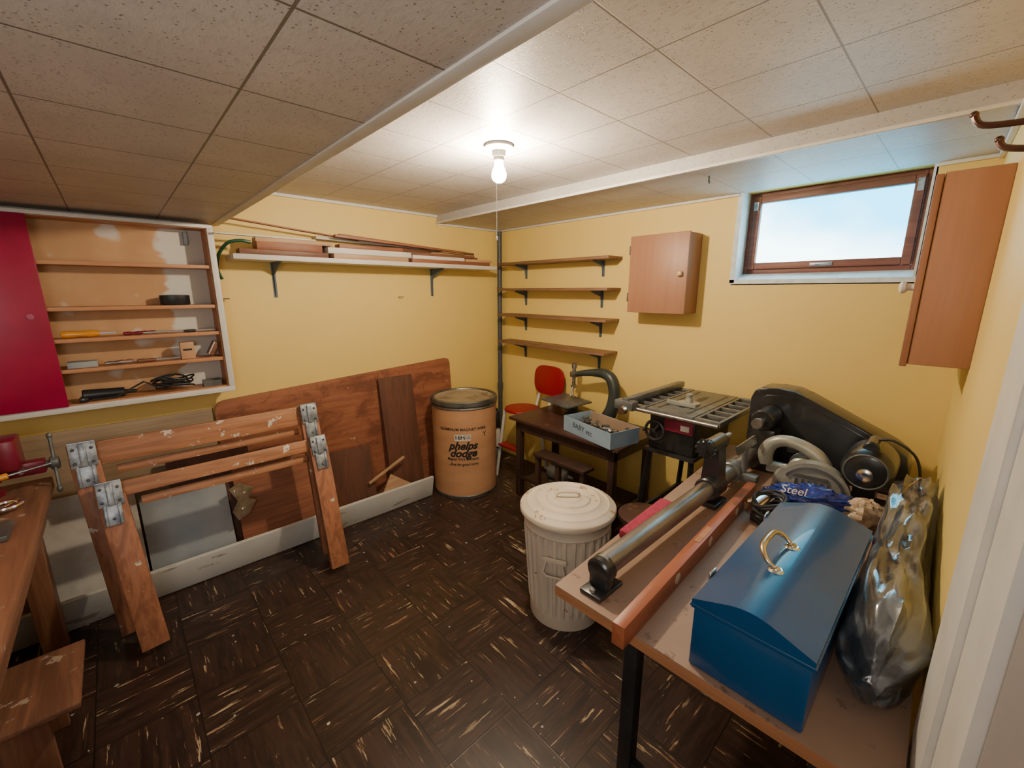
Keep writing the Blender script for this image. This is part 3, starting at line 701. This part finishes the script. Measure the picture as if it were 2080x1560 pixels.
# ---------------- scroll saw table
t=thing("side_table",(-.28,-1.08,0),"low dark brown worn wooden table","table")
B().bb(-.52,-.05,-1.53,-.67,.55,.57,.003).obj("table_top",M_table2,parent=t)
b=B(); b.bb(-.49,-.475,-1.49,-.71,.48,.549); b.bb(-.09,-.075,-1.49,-.71,.48,.549); b.bb(-.475,-.09,-.725,-.71,.48,.549); b.bb(-.475,-.09,-1.49,-1.475,.48,.549); b.obj("apron",M_dkwood,parent=t)
for x in (-.47,-.1):
    for y in (-.73,-1.47):
        B().bb(x-.02,x+.02,y-.02,y+.02,0,.549,.002).obj("leg",M_dkwood,parent=t)
B().bb(-.45,-.11,-1.44,-.76,.12,.135).bb(-.48,-.46,-1.45,-.75,.13,.15).obj("stretcher",M_dkwood,parent=t)
t=thing("wooden_stand",(-.6,-1.2,0),"dark narrow wooden stand with slim legs","stand")
B().bb(-.64,-.54,-1.40,-1.02,.42,.44,.002).obj("top",M_dkwood,parent=t)
for y in (-1.04,-1.20,-1.38):
    B().bb(-.63,-.60,y-.014,y+.014,0,.42,.002).obj("leg",M_dkwood,parent=t)
t=thing("electric_motor",(-.33,-.95,.136),"grey electric motor sitting under the table","motor")
B().cyl((-.34,-1.06,.20),(-.34,-.90,.20),.055,seg=28,bev=.01).obj("motor_body",M_grey,parent=t)
B().bb(-.38,-.30,-1.04,-.92,.136,.15).obj("base",M_grey,parent=t)
B().cyl((-.34,-1.10,.20),(-.34,-.86,.20),.014).obj("shaft",M_steel,parent=t)
t=thing("scroll_saw",(-.17,-1.05,.572),"old grey-green cast iron scroll saw on dark table","saw")
b=B(); b.box((-.16,-1.08,.582),(.14,.34,.018),bev=.005); b.box((-.16,-.92,.624),(.05,.08,.07),bev=.008); b.obj("base",M_green,parent=t)
B(Tr(-.20,-.905,.667)@Rz(-4)@Rx(3)).box((0,0,0),(.24,.25,.012),bev=.003).obj("work_table",M_grey,parent=t)
arm=crv([(-.15,-1.205,.60),(-.15,-1.235,.66),(-.15,-1.25,.74),(-.15,-1.245,.81),(-.15,-1.215,.865),(-.15,-1.16,.885),(-.15,-1.08,.88),(-.15,-1.0,.865),(-.15,-.93,.848)],4)
b=B(); b.tube(arm,[.046,.042,.039,.038,.036,.031,.025,.020,.017],16); b.obj("arm",M_green,parent=t)
b=B(); b.cyl((-.15,-.925,.78),(-.15,-.925,.89),.012); b.cyl((-.15,-.925,.89),(-.15,-.925,.92),.018,seg=16); b.bb(-.170,-.130,-.948,-.902,.83,.865,.004); b.cyl((-.165,-.925,.765),(-.135,-.925,.765),.014); b.cyl((-.15,-.925,.67),(-.15,-.925,.78),.0025,seg=6)
b.tube([(-.15,-.925,.79),(-.17,-.925,.74),(-.185,-.925,.70),(-.16,-.925,.685)],.005,6)
b.obj("blade_holder",M_steel,parent=t)
Tb=Tr(-.40,-1.325,.571)@Rz(-12)
t=thing("cardboard_box",(-.40,-1.325,.57),"blue-grey open cardboard box of metal parts with handwriting","box")
b=B(Tb); w,l,h=.108,.20,.09
b.mi=0; b.bb(-w,w,-l,l,0,.004); b.bb(-w,-w+.004,-l,l,.004,h); b.bb(w-.004,w,-l,l,.004,h); b.bb(-w+.004,w-.004,-l,-l+.004,.004,h); b.bb(-w+.004,w-.004,l-.004,l,.004,h)
b.mi=1; b.bb(-w+.004,-w+.005,-l+.004,l-.004,.004,h); b.bb(w-.005,w-.004,-l+.004,l-.004,.004,h)
b.obj("carton",[M_cardb,M_cardi],parent=t)
text("BABY etc",.044,Tb@frame((-w-.0006,.03,h*.55),(0,-1,-.08),(0,0,1)),M_ink2,parent=t)
for i in range(27):
    x=random.uniform(-.055,.055); y=-.155+.31*(i%9)/8; z=.012+.024*(i//9); a=random.uniform(0,180)
    bb=B(Tb@Tr(x,y,z+.008)@Rz(a)); L=random.uniform(.035,.06)
    k=i%3
    if k==0: bb.cyl((-L*.6,0,0),(L*.4,0,0),.008,seg=12).cyl((L*.4,0,0),(L*.5,0,0),.012,seg=6); nm="bolt_fastener"
    elif k==1: bb.lathe([(.007,-.008),(.016,-.008),(.016,.008),(.007,.008),(.007,-.008)],Ry(70),seg=14,cap=False); nm="metal_bushing"
    else: bb.cyl((-L*.5,0,0),(L*.5,0,0),.011,seg=14).cyl((L*.5,0,0),(L*.7,0,0),.006,seg=10); nm="drill_socket"
    bb.obj(nm,(M_steel,M_grey,M_bolt)[(k+i//9)%3],label={"bolt_fastener":"steel bolt lying in the cardboard box","metal_bushing":"ring-shaped metal bushing in the cardboard box","drill_socket":"steel socket bit in the cardboard box"}[nm],cat="hardware",group="loose metal parts in the cardboard box")

t=thing("step_chair",(-.25,-.5,0),"red and white chipped metal kitchen chair in the corner","chair")
b=B(); b.lathe([(.001,0),(.13,0),(.135,.006),(.13,.018),(.11,.022),(.001,.02)],Tr(-.245,-.52,.53)@Matrix.Diagonal((1,.98,1,1)),seg=40); b.obj("seat",M_redp,parent=t)
pr=[]
for i in range(40):
    a=2*math.pi*i/40; c_,s_=math.cos(a),math.sin(a)
    pr.append((.145*abs(c_)**.6*(1 if c_>0 else -1),.11*abs(s_)**.6*(1 if s_>0 else -1)))
B().prism(pr,.012,frame((-.062,-.625,.745),(0,-1,0),(.06,0,1)),bev=.003).obj("backrest",M_redp,parent=t)
for y in (-.52,-.645):
    b=B(); b.tube([(-.050,y,.80),(-.056,y,.64),(-.09,y,.54),(-.12,y,.5)],.011,10); b.obj("back_tube",M_whp,parent=t)
for x,y,x2,y2 in ((-.33,-.42,-.38,-.38),(-.33,-.62,-.38,-.645),(-.17,-.42,-.10,-.38),(-.17,-.62,-.10,-.645)):
    B().tube([(x,y,.53),(x2,y2,.0)],.011,10).obj("leg",M_whp,parent=t)
B().box((-.36,-.52,.27),(.08,.20,.015),bev=.004).obj("step",M_redp,parent=t)
for z,h,m,lab in ((0,.18,M_grey,"grey metal canister standing near the corner pipe"),(.181,.16,M_whp,"white paint can stacked on a canister"),(.342,.15,M_blkm,"black spray can stacked near the corner")):
    b=B(); b.lathe([(.001,0),(.033,0),(.034,.004),(.034,h-.03),(.026,h-.015),(.014,h-.012),(.014,h),(.001,h)],Tr(-.27,-.25,z),seg=24); b.obj("spray_can",m,label=lab,cat="can")

# ---------------- table saw
t=thing("table_saw",(-.38,-1.83,0),"grey table saw on a metal leg stand","table saw")
zt=.868; xa,xb=-.62,-.09
b=B(); b.bb(xa,xb,-1.95,-1.73,zt-.02,zt,.003)
b.obj("table_top",M_grey,parent=t)
for y0,y1 in ((-1.725,-1.61),(-2.065,-1.955)):
    b=B()
    b.bb(xa,xa+.025,y0,y1,zt-.022,zt,.002); b.bb(xb-.025,xb,y0,y1,zt-.022,zt,.002)
    b.bb(xa+.025,xb-.025,y0,y0+.014,zt-.022,zt,.002); b.bb(xa+.025,xb-.025,y1-.014,y1,zt-.022,zt,.002)
    for k in range(1,6): 
        xx=xa+.025+(xb-xa-.05)*k/6; b.bb(xx-.008,xx+.008,y0+.014,y1-.014,zt-.02,zt-.001,.001)
    b.obj("extension_wing",M_grey,parent=t)
b=B(); b.bb(-.58,-.13,-1.775,-1.765,zt,zt+.0012); b.bb(-.58,-.13,-1.915,-1.905,zt,zt+.0012); b.bb(-.5,-.22,-1.855,-1.83,zt,zt+.0012); b.obj("miter_slot",M_blkm,parent=t)
b=B(); b.bb(-.66,-.07,-1.655,-1.62,zt+.002,zt+.032,.004); b.bb(-.675,-.62,-1.69,-1.59,zt-.02,zt+.024,.006); b.obj("rip_fence",M_grey,parent=t)
b=B(); b.cyl((-.675,-1.66,zt-.012),(-.71,-1.66,zt-.012),.006); b.cyl((-.70,-1.66,zt-.012),(-.72,-1.66,zt-.012),.021,.018,seg=12); b.obj("fence_knob",M_chrome,parent=t)
b=B(); b.cyl((-.64,-2.065,zt-.012),(-.64,-1.58,zt-.012),.009); b.obj("front_rail",M_steel,parent=t)
b=B(); b.lathe([(.001,0),(.05,0),(.05,.008),(.02,.01),(.015,.03),(.001,.032)],Tr(-.42,-1.84,zt+.002),seg=28); b.box((-.48,-1.83,zt+.012),(.012,.14,.02),bev=.002); b.cyl((-.42,-1.84,zt+.03),(-.42,-1.84,zt+.05),.012,.016); b.obj("miter_gauge",M_sawg,parent=t)
b=B(); b.bb(-.56,-.15,-1.94,-1.72,.66,zt-.021,.008); b.obj("body",M_blkm,parent=t)
b=B(); b.bb(-.572,-.561,-1.935,-1.80,.765,.825,.004); b.obj("front_plate",M_dkred,parent=t)
b=B(); b.bb(-.575,-.5725,-1.92,-1.88,.78,.805); b.obj("plate_label",M_label,parent=t)
b=B(); b.torus((-.61,-1.775,.765),.045,.007,'X'); 
for k in range(3):
    a=k*2.094; b.tube([(-.61,-1.775,.765),(-.61,-1.775+.045*math.cos(a),.765+.045*math.sin(a))],.004,6)
b.cyl((-.56,-1.775,.765),(-.62,-1.775,.765),.009); b.cyl((-.61,-1.735,.765),(-.64,-1.735,.765),.006); b.obj("handwheel",M_blkm,parent=t)
for sx in (-1,1):
    for sy in (-1,1):
        b=B(); p0=V((-.355+sx*.19,-1.83+sy*.10,.66)); p1=V((-.36+sx*.25,-1.82+sy*.15,.0))
        b.tube([p0,p1],.014,4); b.obj("leg",M_blkm,parent=t)
for q in ((-.585,-.565,-1.95,-1.70,.30,.33),(-.14,-.12,-1.95,-1.70,.30,.33),(-.565,-.14,-1.715,-1.70,.30,.33),(-.57,-.15,-1.95,-1.71,.64,.659)):
    B().bb(*q).obj("stand_brace",M_blkm,parent=t)
sx,sy=-.785,-1.845
t=thing("round_stool",(sx,sy,0),"dark round-seated stool beside the trash can","stool")
B().lathe([(.001,.40),(.10,.40),(.112,.41),(.110,.43),(.09,.438),(.001,.44)],Tr(sx,sy,0),seg=36).obj("seat",M_table2,parent=t)
for k in range(4):
    a=math.radians(45+90*k)
    B().tube([(sx+.06*math.cos(a),sy+.06*math.sin(a),.40),(sx+.10*math.cos(a),sy+.10*math.sin(a),0)],.010,8).obj("leg",M_dkwood,parent=t)

# ---------------- right workbench
t=thing("worktable",(-1.0,-2.4,0),"long fibreboard-topped work table with black metal legs","table")
poly=[(-1.665,-2.090),(-1.655,-2.738),(-.30,-2.697),(-.30,-2.005)]
b=B(); b.prism(poly,.003,Tr(0,0,.677)); b.obj("top_surface",M_bench,parent=t)
b=B(); b.prism(poly,.025,Tr(0,0,.652)); b.obj("table_top",M_bedge,parent=t)
for x,y in ((-1.57,-2.265),(-1.57,-2.64),(-.4,-2.265),(-.4,-2.64)):
    b=B(); b.bb(x-.018,x+.018,y-.018,y+.018,0,.652,.003); b.obj("leg",M_blkm,parent=t)
b=B(); b.bb(-1.58,-1.56,-2.62,-2.284,.20,.225); b.obj("rail",M_blkm,parent=t)
b=B(); b.bb(-1.58,-1.56,-2.62,-2.284,.61,.65);  b.obj("rail",M_blkm,parent=t)
b=B(); b.bb(-1.55,-.42,-2.275,-2.255,.61,.65); b.obj("rail",M_blkm,parent=t)

# lathe
t=thing("wood_lathe",(-1.05,-2.25,.68),"tube-bed wood lathe with black castings, belt guard and motor","lathe")
yb=-2.177
B().cyl((-1.595,yb,.742),(-.46,yb,.742),.029,seg=32).obj("bed_tube",M_steel,parent=t)
b=B(); b.box((-1.592,yb,.686),(.098,.062,.011),bev=.004); b.cyl((-1.612,yb,.735),(-1.575,yb,.738),.0335,seg=28,bev=.005); b.bb(-1.610,-1.58,yb-.027,yb+.027,.69,.735,.006); 
b.obj("foot",M_blk,parent=t)
B().cyl((-1.628,yb,.69),(-1.628,yb,.699),.008,seg=6).obj("foot_bolt",M_steel,parent=t)
b=B(); b.cyl((-1.0,yb,.742),(-.91,yb,.742),.040,seg=28,bev=.005)
b.prism([(-.030,0),(.030,0),(.026,.06),(.020,.12),(-.020,.12),(-.026,.06)],.06,frame((-.985,yb,.765),(0,-1,0),(0,0,1))@Tr(0,0,-.07))
b.cyl((-1.01,yb,.900),(-.90,yb,.900),.024,seg=24,bev=.004); b.box((-.955,yb,.690),(.09,.080,.018),bev=.004)
ts=b.obj("tailstock",M_blk,parent=t)
b=B(); b.cyl((-1.045,yb,.900),(-1.022,yb,.900),.028,seg=16,bev=.004); b.cyl((-1.055,yb,.900),(-1.01,yb,.900),.010)
for k in range(12):
    a=k*math.pi/6; b.box((-1.034,yb+.028*math.cos(a),.900+.028*math.sin(a)),(.022,.007,.007),rot=(math.degrees(a),0,0))
b.obj("handwheel",M_blkm,parent=ts)
B().cyl((-.90,yb,.900),(-.84,yb,.900),.010).cyl((-.84,yb,.900),(-.81,yb,.900),.008,.001).obj("spindle",M_steel,parent=ts)
b=B(); b.cyl((-.80,yb,.742),(-.74,yb,.742),.040,seg=24,bev=.004); b.bb(-.79,-.75,yb-.09,yb-.01,.72,.75,.004); b.cyl((-.77,yb-.04,.75),(-.77,yb-.04,.84),.010); b.prism([(-.09,0),(.09,0),(.09,.03),(-.09,.03)],.008,frame((-.77,yb-.04,.84),(1,0,0),(0,.3,1))); b.obj("tool_rest",M_grey,parent=t)
yh=-2.20
b=B(); b.bb(-.54,-.45,yh-.045,yh+.045,.682,.86,.01); b.cyl((-.57,yh,.90),(-.45,yh,.90),.042,seg=28,bev=.006); b.obj("headstock",M_blk,parent=t)
B().cyl((-.62,yh,.90),(-.57,yh,.90),.013).cyl((-.63,yh,.90),(-.61,yh,.90),.020,seg=18).obj("faceplate",M_steel,parent=t)
gp=[(-.112,-.198),(-.122,-.15),(-.124,.07),(-.112,.104),(-.09,.120),(-.03,.126),(.03,.124),(.07,.108),(.35,-.020),(.39,-.050),(.40,-.10),(.40,-.198)]
def inset(p,c,k): return [(c[0]+(x-c[0])*k,c[1]+(y-c[1])*k) for x,y in p]
MG=frame((-.44,-2.235,.885),(0,-1,0),(0,0,1))
b=B(); b.prism(gp,.13,MG@Tr(0,0,-.13),bev=.007)
b.prism(inset(gp,(.11,-.06),.86),.005,MG,bev=.002)
b.obj("belt_guard",M_blk,parent=t)
mc=V((0,-2.545,.835))
b=B(); ms=.76
b.lathe([(.001,-.70),(.05*ms,-.70),(.075*ms,-.695),(.088*ms,-.68),(.092*ms,-.66),(.092*ms,-.54),(.085*ms,-.515),(.06*ms,-.51),(.001,-.51)],Matrix(((0,0,1,0),(0,1,0,mc.y),(-1,0,0,mc.z),(0,0,0,1))),seg=40)
b.box((-.60,mc.y,.692),(.12,.11,.02),bev=.004); b.box((-.60,mc.y,.74),(.09,.06,.09)); b.cyl((-.66,mc.y,mc.z+.07),(-.56,mc.y,mc.z+.07),.022,seg=20,bev=.005); mo=b.obj("motor",M_blk,parent=t)
b=B(); b.lathe([(.001,0),(.022,0),(.022,.003),(.016,.006),(.001,.006)],frame((-.701,mc.y,mc.z-.01),(0,-1,0),(0,0,1)),seg=24); b.obj("end_cap",M_chrome,parent=mo)
b=B(); b.torus((-.696,mc.y,mc.z),.056,.003,'X'); b.obj("end_ring",M_grey,parent=mo)
b=B(); b.tube(crv([(-.60,mc.y,.918),(-.60,mc.y-.03,.928),(-.60,-2.60,.925),(-.60,-2.64,.90),(-.59,-2.66,.86),(-.59,-2.67,.80),(-.58,-2.67,.72)],4),.004,8).obj("power_cord",M_cord,parent=t)

TL=Tr(-1.255,-2.280,.6805)@Rz(2.8)
b=B(TL); b.bb(-.46,.46,-.0145,.0145,0,.052,.002)
lv=b.obj("spirit_level",M_level,label="red-brown wooden spirit level standing on edge on table",cat="level")
for xx in (-.2,0.02,.25):
    b=B(TL); b.lathe([(.001,-.0157),(.012,-.0157),(.014,-.0152),(.014,.0152),(.012,.0157),(.001,.0157)],Tr(xx,0,.027)@Rx(90),seg=24); b.obj("vial_window",M_tan,parent=lv)
b=B(TL); b.bb(-.05,.05,-.008,.008,.0515,.0530); b.obj("vial",M_bedge,parent=lv)
b=B(Tr(-1.23,-2.098,.681)@Rz(2.8)); b.bb(-.14,.14,-.026,.024,0,.026,.006); b.obj("sanding_block",M_pink,label="pink-red abrasive block lying on the table",cat="abrasive")

# toolbox
t=thing("toolbox",(-1.375,-2.515,.68),"blue steel toolbox with hipped lid and worn metal handle","toolbox")
x0,x1,y0,y1=-1.645,-1.105,-2.612,-2.42
TB=Tr((x0+x1)/2,(y0+y1)/2,0); hx,hy=(x1-x0)/2,(y1-y0)/2
B(TB).bb(-hx,hx,-hy,hy,.681,.815,.004).obj("body",M_blue,parent=t)
pr=[(-hy-.003,0),(hy+.003,0),(hy+.003,.018)]
for i in range(9):
    q=-1+2*i/8; pr.append((-q*hy*.36,.048-.006*q*q))
pr.append((-hy-.003,.018))
b=B(TB); b.prism([(y,z) for y,z in pr],2*hx+.008,frame((-hx-.004,0,.810),(0,1,0),(0,0,1))); ld=b.obj("lid",M_blue,parent=t,smooth=20)
b=B(TB); b.tube([(-hx-.004,-hy-.003,.815),(-hx-.004,hy+.003,.815),(hx+.004,hy+.003,.815),(hx+.004,-hy-.003,.815)],.003,6,closed=True); b.obj("rim",M_blue,parent=ld)
zz=.859
TH=TB@Tr(-.055,0.006,zz)@Rx(-50)@Matrix.Scale(.92,4)
b=B(TH)
b.tube(crv([(-.062,0,0),(-.066,0,.020),(-.056,0,.038),(-.03,0,.048),(.03,0,.048),(.056,0,.038),(.066,0,.020),(.062,0,0)],5),[.004,.005,.006,.0075,.0075,.006,.005,.004],12)
b.sph((-.062,0,0),.009); b.sph((.062,0,0),.009)
b.obj("handle",M_brass,parent=ld,label="worn brass-coloured carry handle")
for xx in (-.112,.002): B(TB).lathe([(.001,0),(.015,0),(.011,.004),(.001,.005)],Tr(xx,.006,.857),seg=16).obj("handle_rivet",M_chrome,parent=ld)
for xx in (-.17,.17):
    B(TB).bb(xx-.016,xx+.016,hy+.0045,hy+.009,.775,.835,.002).obj("latch",M_chrome,parent=t)

# circular saw
t=thing("circular_saw",(-.62,-2.37,.68),"pale grey metal circular saw with large handle","power saw")
TS=Tr(-.675,-2.390,.681)@Rz(-81)
B(TS).box((.01,.03,.003),(.23,.10,.005),bev=.002).obj("base_plate",M_steel,parent=t)
pr=[(.108*math.cos(math.radians(a)),.108*math.sin(math.radians(a))) for a in range(0,146,6)]+[(-.115,.045),(-.118,.0)]
b=B(TS); b.prism(pr,.045,frame((.02,-.005,.040),(1,0,0),(0,0,1)),bev=.008)
b.obj("blade_guard",M_sawg,parent=t)
b=B(TS); FG=frame((.02,-.050,.040),(1,0,0),(0,0,1))
ring=[(.095*math.cos(math.radians(a)),.095*math.sin(math.radians(a))) for a in range(8,150,6)]+[(.086*math.cos(math.radians(a)),.086*math.sin(math.radians(a))) for a in range(149,7,-6)]
b.prism(ring,.004,FG); b.prism([(-.06,.052),(.045,.052),(.04,.064),(-.05,.064)],.003,FG); b.prism([(-.105,.012),(.10,.012),(.10,.020),(-.105,.020)],.004,FG)
for k in range(6): b.prism([(-.05+.018*k,.024),(-.042+.018*k,.024),(-.042+.018*k,.046),(-.05+.018*k,.046)],.002,FG)
b.obj("guard_rib",M_grey,parent=t)
b=B(TS); b.prism([(.075*math.cos(math.radians(a)),.075*math.sin(math.radians(a))*.45) for a in range(180,361,10)],.008,frame((.02,-.045,.040),(1,0,0),(0,0,1))); b.obj("blade",M_steel,parent=t)
b=B(TS); b.cyl((-.01,.03,.085),(-.01,.105,.085),.052,seg=28,bev=.008).cyl((-.01,.105,.085),(-.01,.115,.085),.038,seg=24)
for k in range(5): b.box((-.01,.042+.012*k,.136),(.05,.004,.006))
b.obj("motor_housing",M_sawg,parent=t)
b=B(TS); b.tube(crv([(.05,.02,.12),(.02,.025,.155),(-.03,.03,.18),(-.08,.035,.185),(-.118,.04,.165),(-.135,.042,.125),(-.128,.042,.085)],5),[.022,.024,.022,.021,.023,.026,.022],14); b.bb(-.128,-.05,.03,.06,.055,.095,.008); b.obj("handle",M_sawg,parent=t)
b=B(TS); b.box((-.055,.033,.158),(.03,.014,.022),bev=.003); b.obj("trigger",M_blk,parent=t)
b=B(TS); b.cyl((.02,-.066,.040),(.02,-.054,.040),.017,seg=20,bev=.003); b.obj("arbor_knob",M_chrome,parent=t)
t=thing("electric_drill",(-.93,-2.34,.68),"chrome electric drill wrapped in its black cord","power tool")
b=B(); b.cyl((-.99,-2.32,.725),(-.90,-2.335,.735),.030,seg=24,bev=.006); b.cyl((-.90,-2.335,.735),(-.885,-2.34,.738),.016); b.obj("body",M_chrome,parent=t)
b=B(); b.box((-.975,-2.345,.70),(.03,.06,.03),bev=.006); b.obj("handle",M_blk,parent=t)
pts=[]
for i in range(170):
    a=i*.42; k=i/170
    pts.append((-.960+.056*math.cos(a)+.01*math.sin(a*.21),-2.357+.042*math.sin(a),.70+.06*abs(math.sin(a*.13+1))+.012*math.sin(a*1.3)))
b=B(); b.tube(pts,.0048,7); b.obj("cord",M_cord,parent=t)

# blue bag
t=thing("plastic_bag",(-.80,-2.46,.68),"blue printed plastic bag of steel wool on the table","bag")
Tg=Tr(-.810,-2.430,.735)@Rz(-70)
b=B(Tg); b.sph((0,0,0),(.120,.046,.048),seg=56,rings=36,nz=.28,nf=3.0,sd=2); b.obj("bag_body",M_bag,parent=t)
b=B(Tg); b.sph((.138,-.01,-.005),(.052,.040,.042),seg=36,rings=24,nz=.3,nf=3,sd=9); b.obj("wool_roll",M_tan,parent=t)
text("Steel",.036,frame((-.863,-2.395,.774),(.25,-.97,0),(.55,.14,.8)),M_label,parent=t,shear=.2)

def blob(name,m,pts,ry,rz,amp,fr,sd,seg=48,parent=None,fold=0):
    b=B(); vs=[];fs=[];n=len(pts)
    for i,p in enumerate(pts):
        k=i/(n-1); e=max(.08,min(1,math.sin(math.pi*k)*3.0))**.5
        for j in range(seg):
            a=2*math.pi*j/seg
            q=1+amp*noise.noise(V((p[0]*fr,math.cos(a)*1.6,math.sin(a)*1.6+sd)))+amp*.35*noise.noise(V((p[0]*fr*2.5,math.cos(a)*4,math.sin(a)*4+sd)))
            if fold: q+=fold*abs(noise.noise(V((p[0]*2.5+sd,math.cos(a)*5+p[0]*3,math.sin(a)*5))))
            y=ry*e*q*math.cos(a); z=rz*e*q*math.sin(a)
            vs.append((p[0],min(-2.618,max(p[1]+y,-2.69+.0395*p[0]+.004)),max(.682,p[2]+z)))
    for i in range(n-1):
        for j in range(seg):
            j2=(j+1)%seg; fs.append((i*seg+j,i*seg+j2,(i+1)*seg+j2,(i+1)*seg+j))
    fs.append(list(range(seg))[::-1]); fs.append([(n-1)*seg+k for k in range(seg)])
    b._add(vs,fs); return b.obj(name,m,parent=parent,smooth=80)
t=thing("clear_plastic_bag",(-1.0,-2.66,.68),"long crumpled clear plastic bag of dark parts against the wall","bag")
P=[(-1.54+.86*i/100,-2.675+.012*i/100,.745+.055*i/100) for i in range(101)]
blob("bag_film",M_clear,P,.056,.092,.30,4,3,parent=t,fold=.22)
P=[(-1.48+.75*i/60,-2.675+.012*i/60,.728+.04*i/60) for i in range(61)]
blob("dark_contents",M_dkc,P,.036,.056,.30,4,3,parent=t)
text("Pack",.04,frame((-.85,-2.66,.889),(1,-.2,0),(0,-.5,.85)),M_yel,parent=t)

# ---------------- lights, world, camera
la=bpy.data.lights.new("fill_light",'AREA'); la.shape='SQUARE'; la.size=.7; la.energy=11; la.color=(1,.95,.90)  # unseen fill added beside the camera to brighten the room, no real lamp
lo=bpy.data.objects.new("fill_light",la); col.objects.link(lo); lo.location=V((-2.85,-2.75,1.35))*S
lo.rotation_euler=V((.75,.75,.02)).to_track_quat('-Z','Y').to_euler()
w=bpy.data.worlds.new("World"); scene.world=w; w.use_nodes=True
bg=w.node_tree.nodes["Background"]; bg.inputs[0].default_value=(1,.97,.96,1); bg.inputs[1].default_value=.6
cam=bpy.data.cameras.new("Camera"); co=bpy.data.objects.new("Camera",cam); col.objects.link(co)
cam.sensor_width=36; cam.lens=36*856/2080; cam.clip_start=.02
th=math.radians(12.45);a=math.radians(47)
f=V((math.cos(a)*math.cos(th),math.sin(a)*math.cos(th),-math.sin(th))); r=V((math.sin(a),-math.cos(a),0)); u=r.cross(f)
co.matrix_world=Matrix(((r.x,u.x,-f.x,-2.375*S),(r.y,u.y,-f.y,-2.692*S),(r.z,u.z,-f.z,1.40*S),(0,0,0,1)))
scene.camera=co
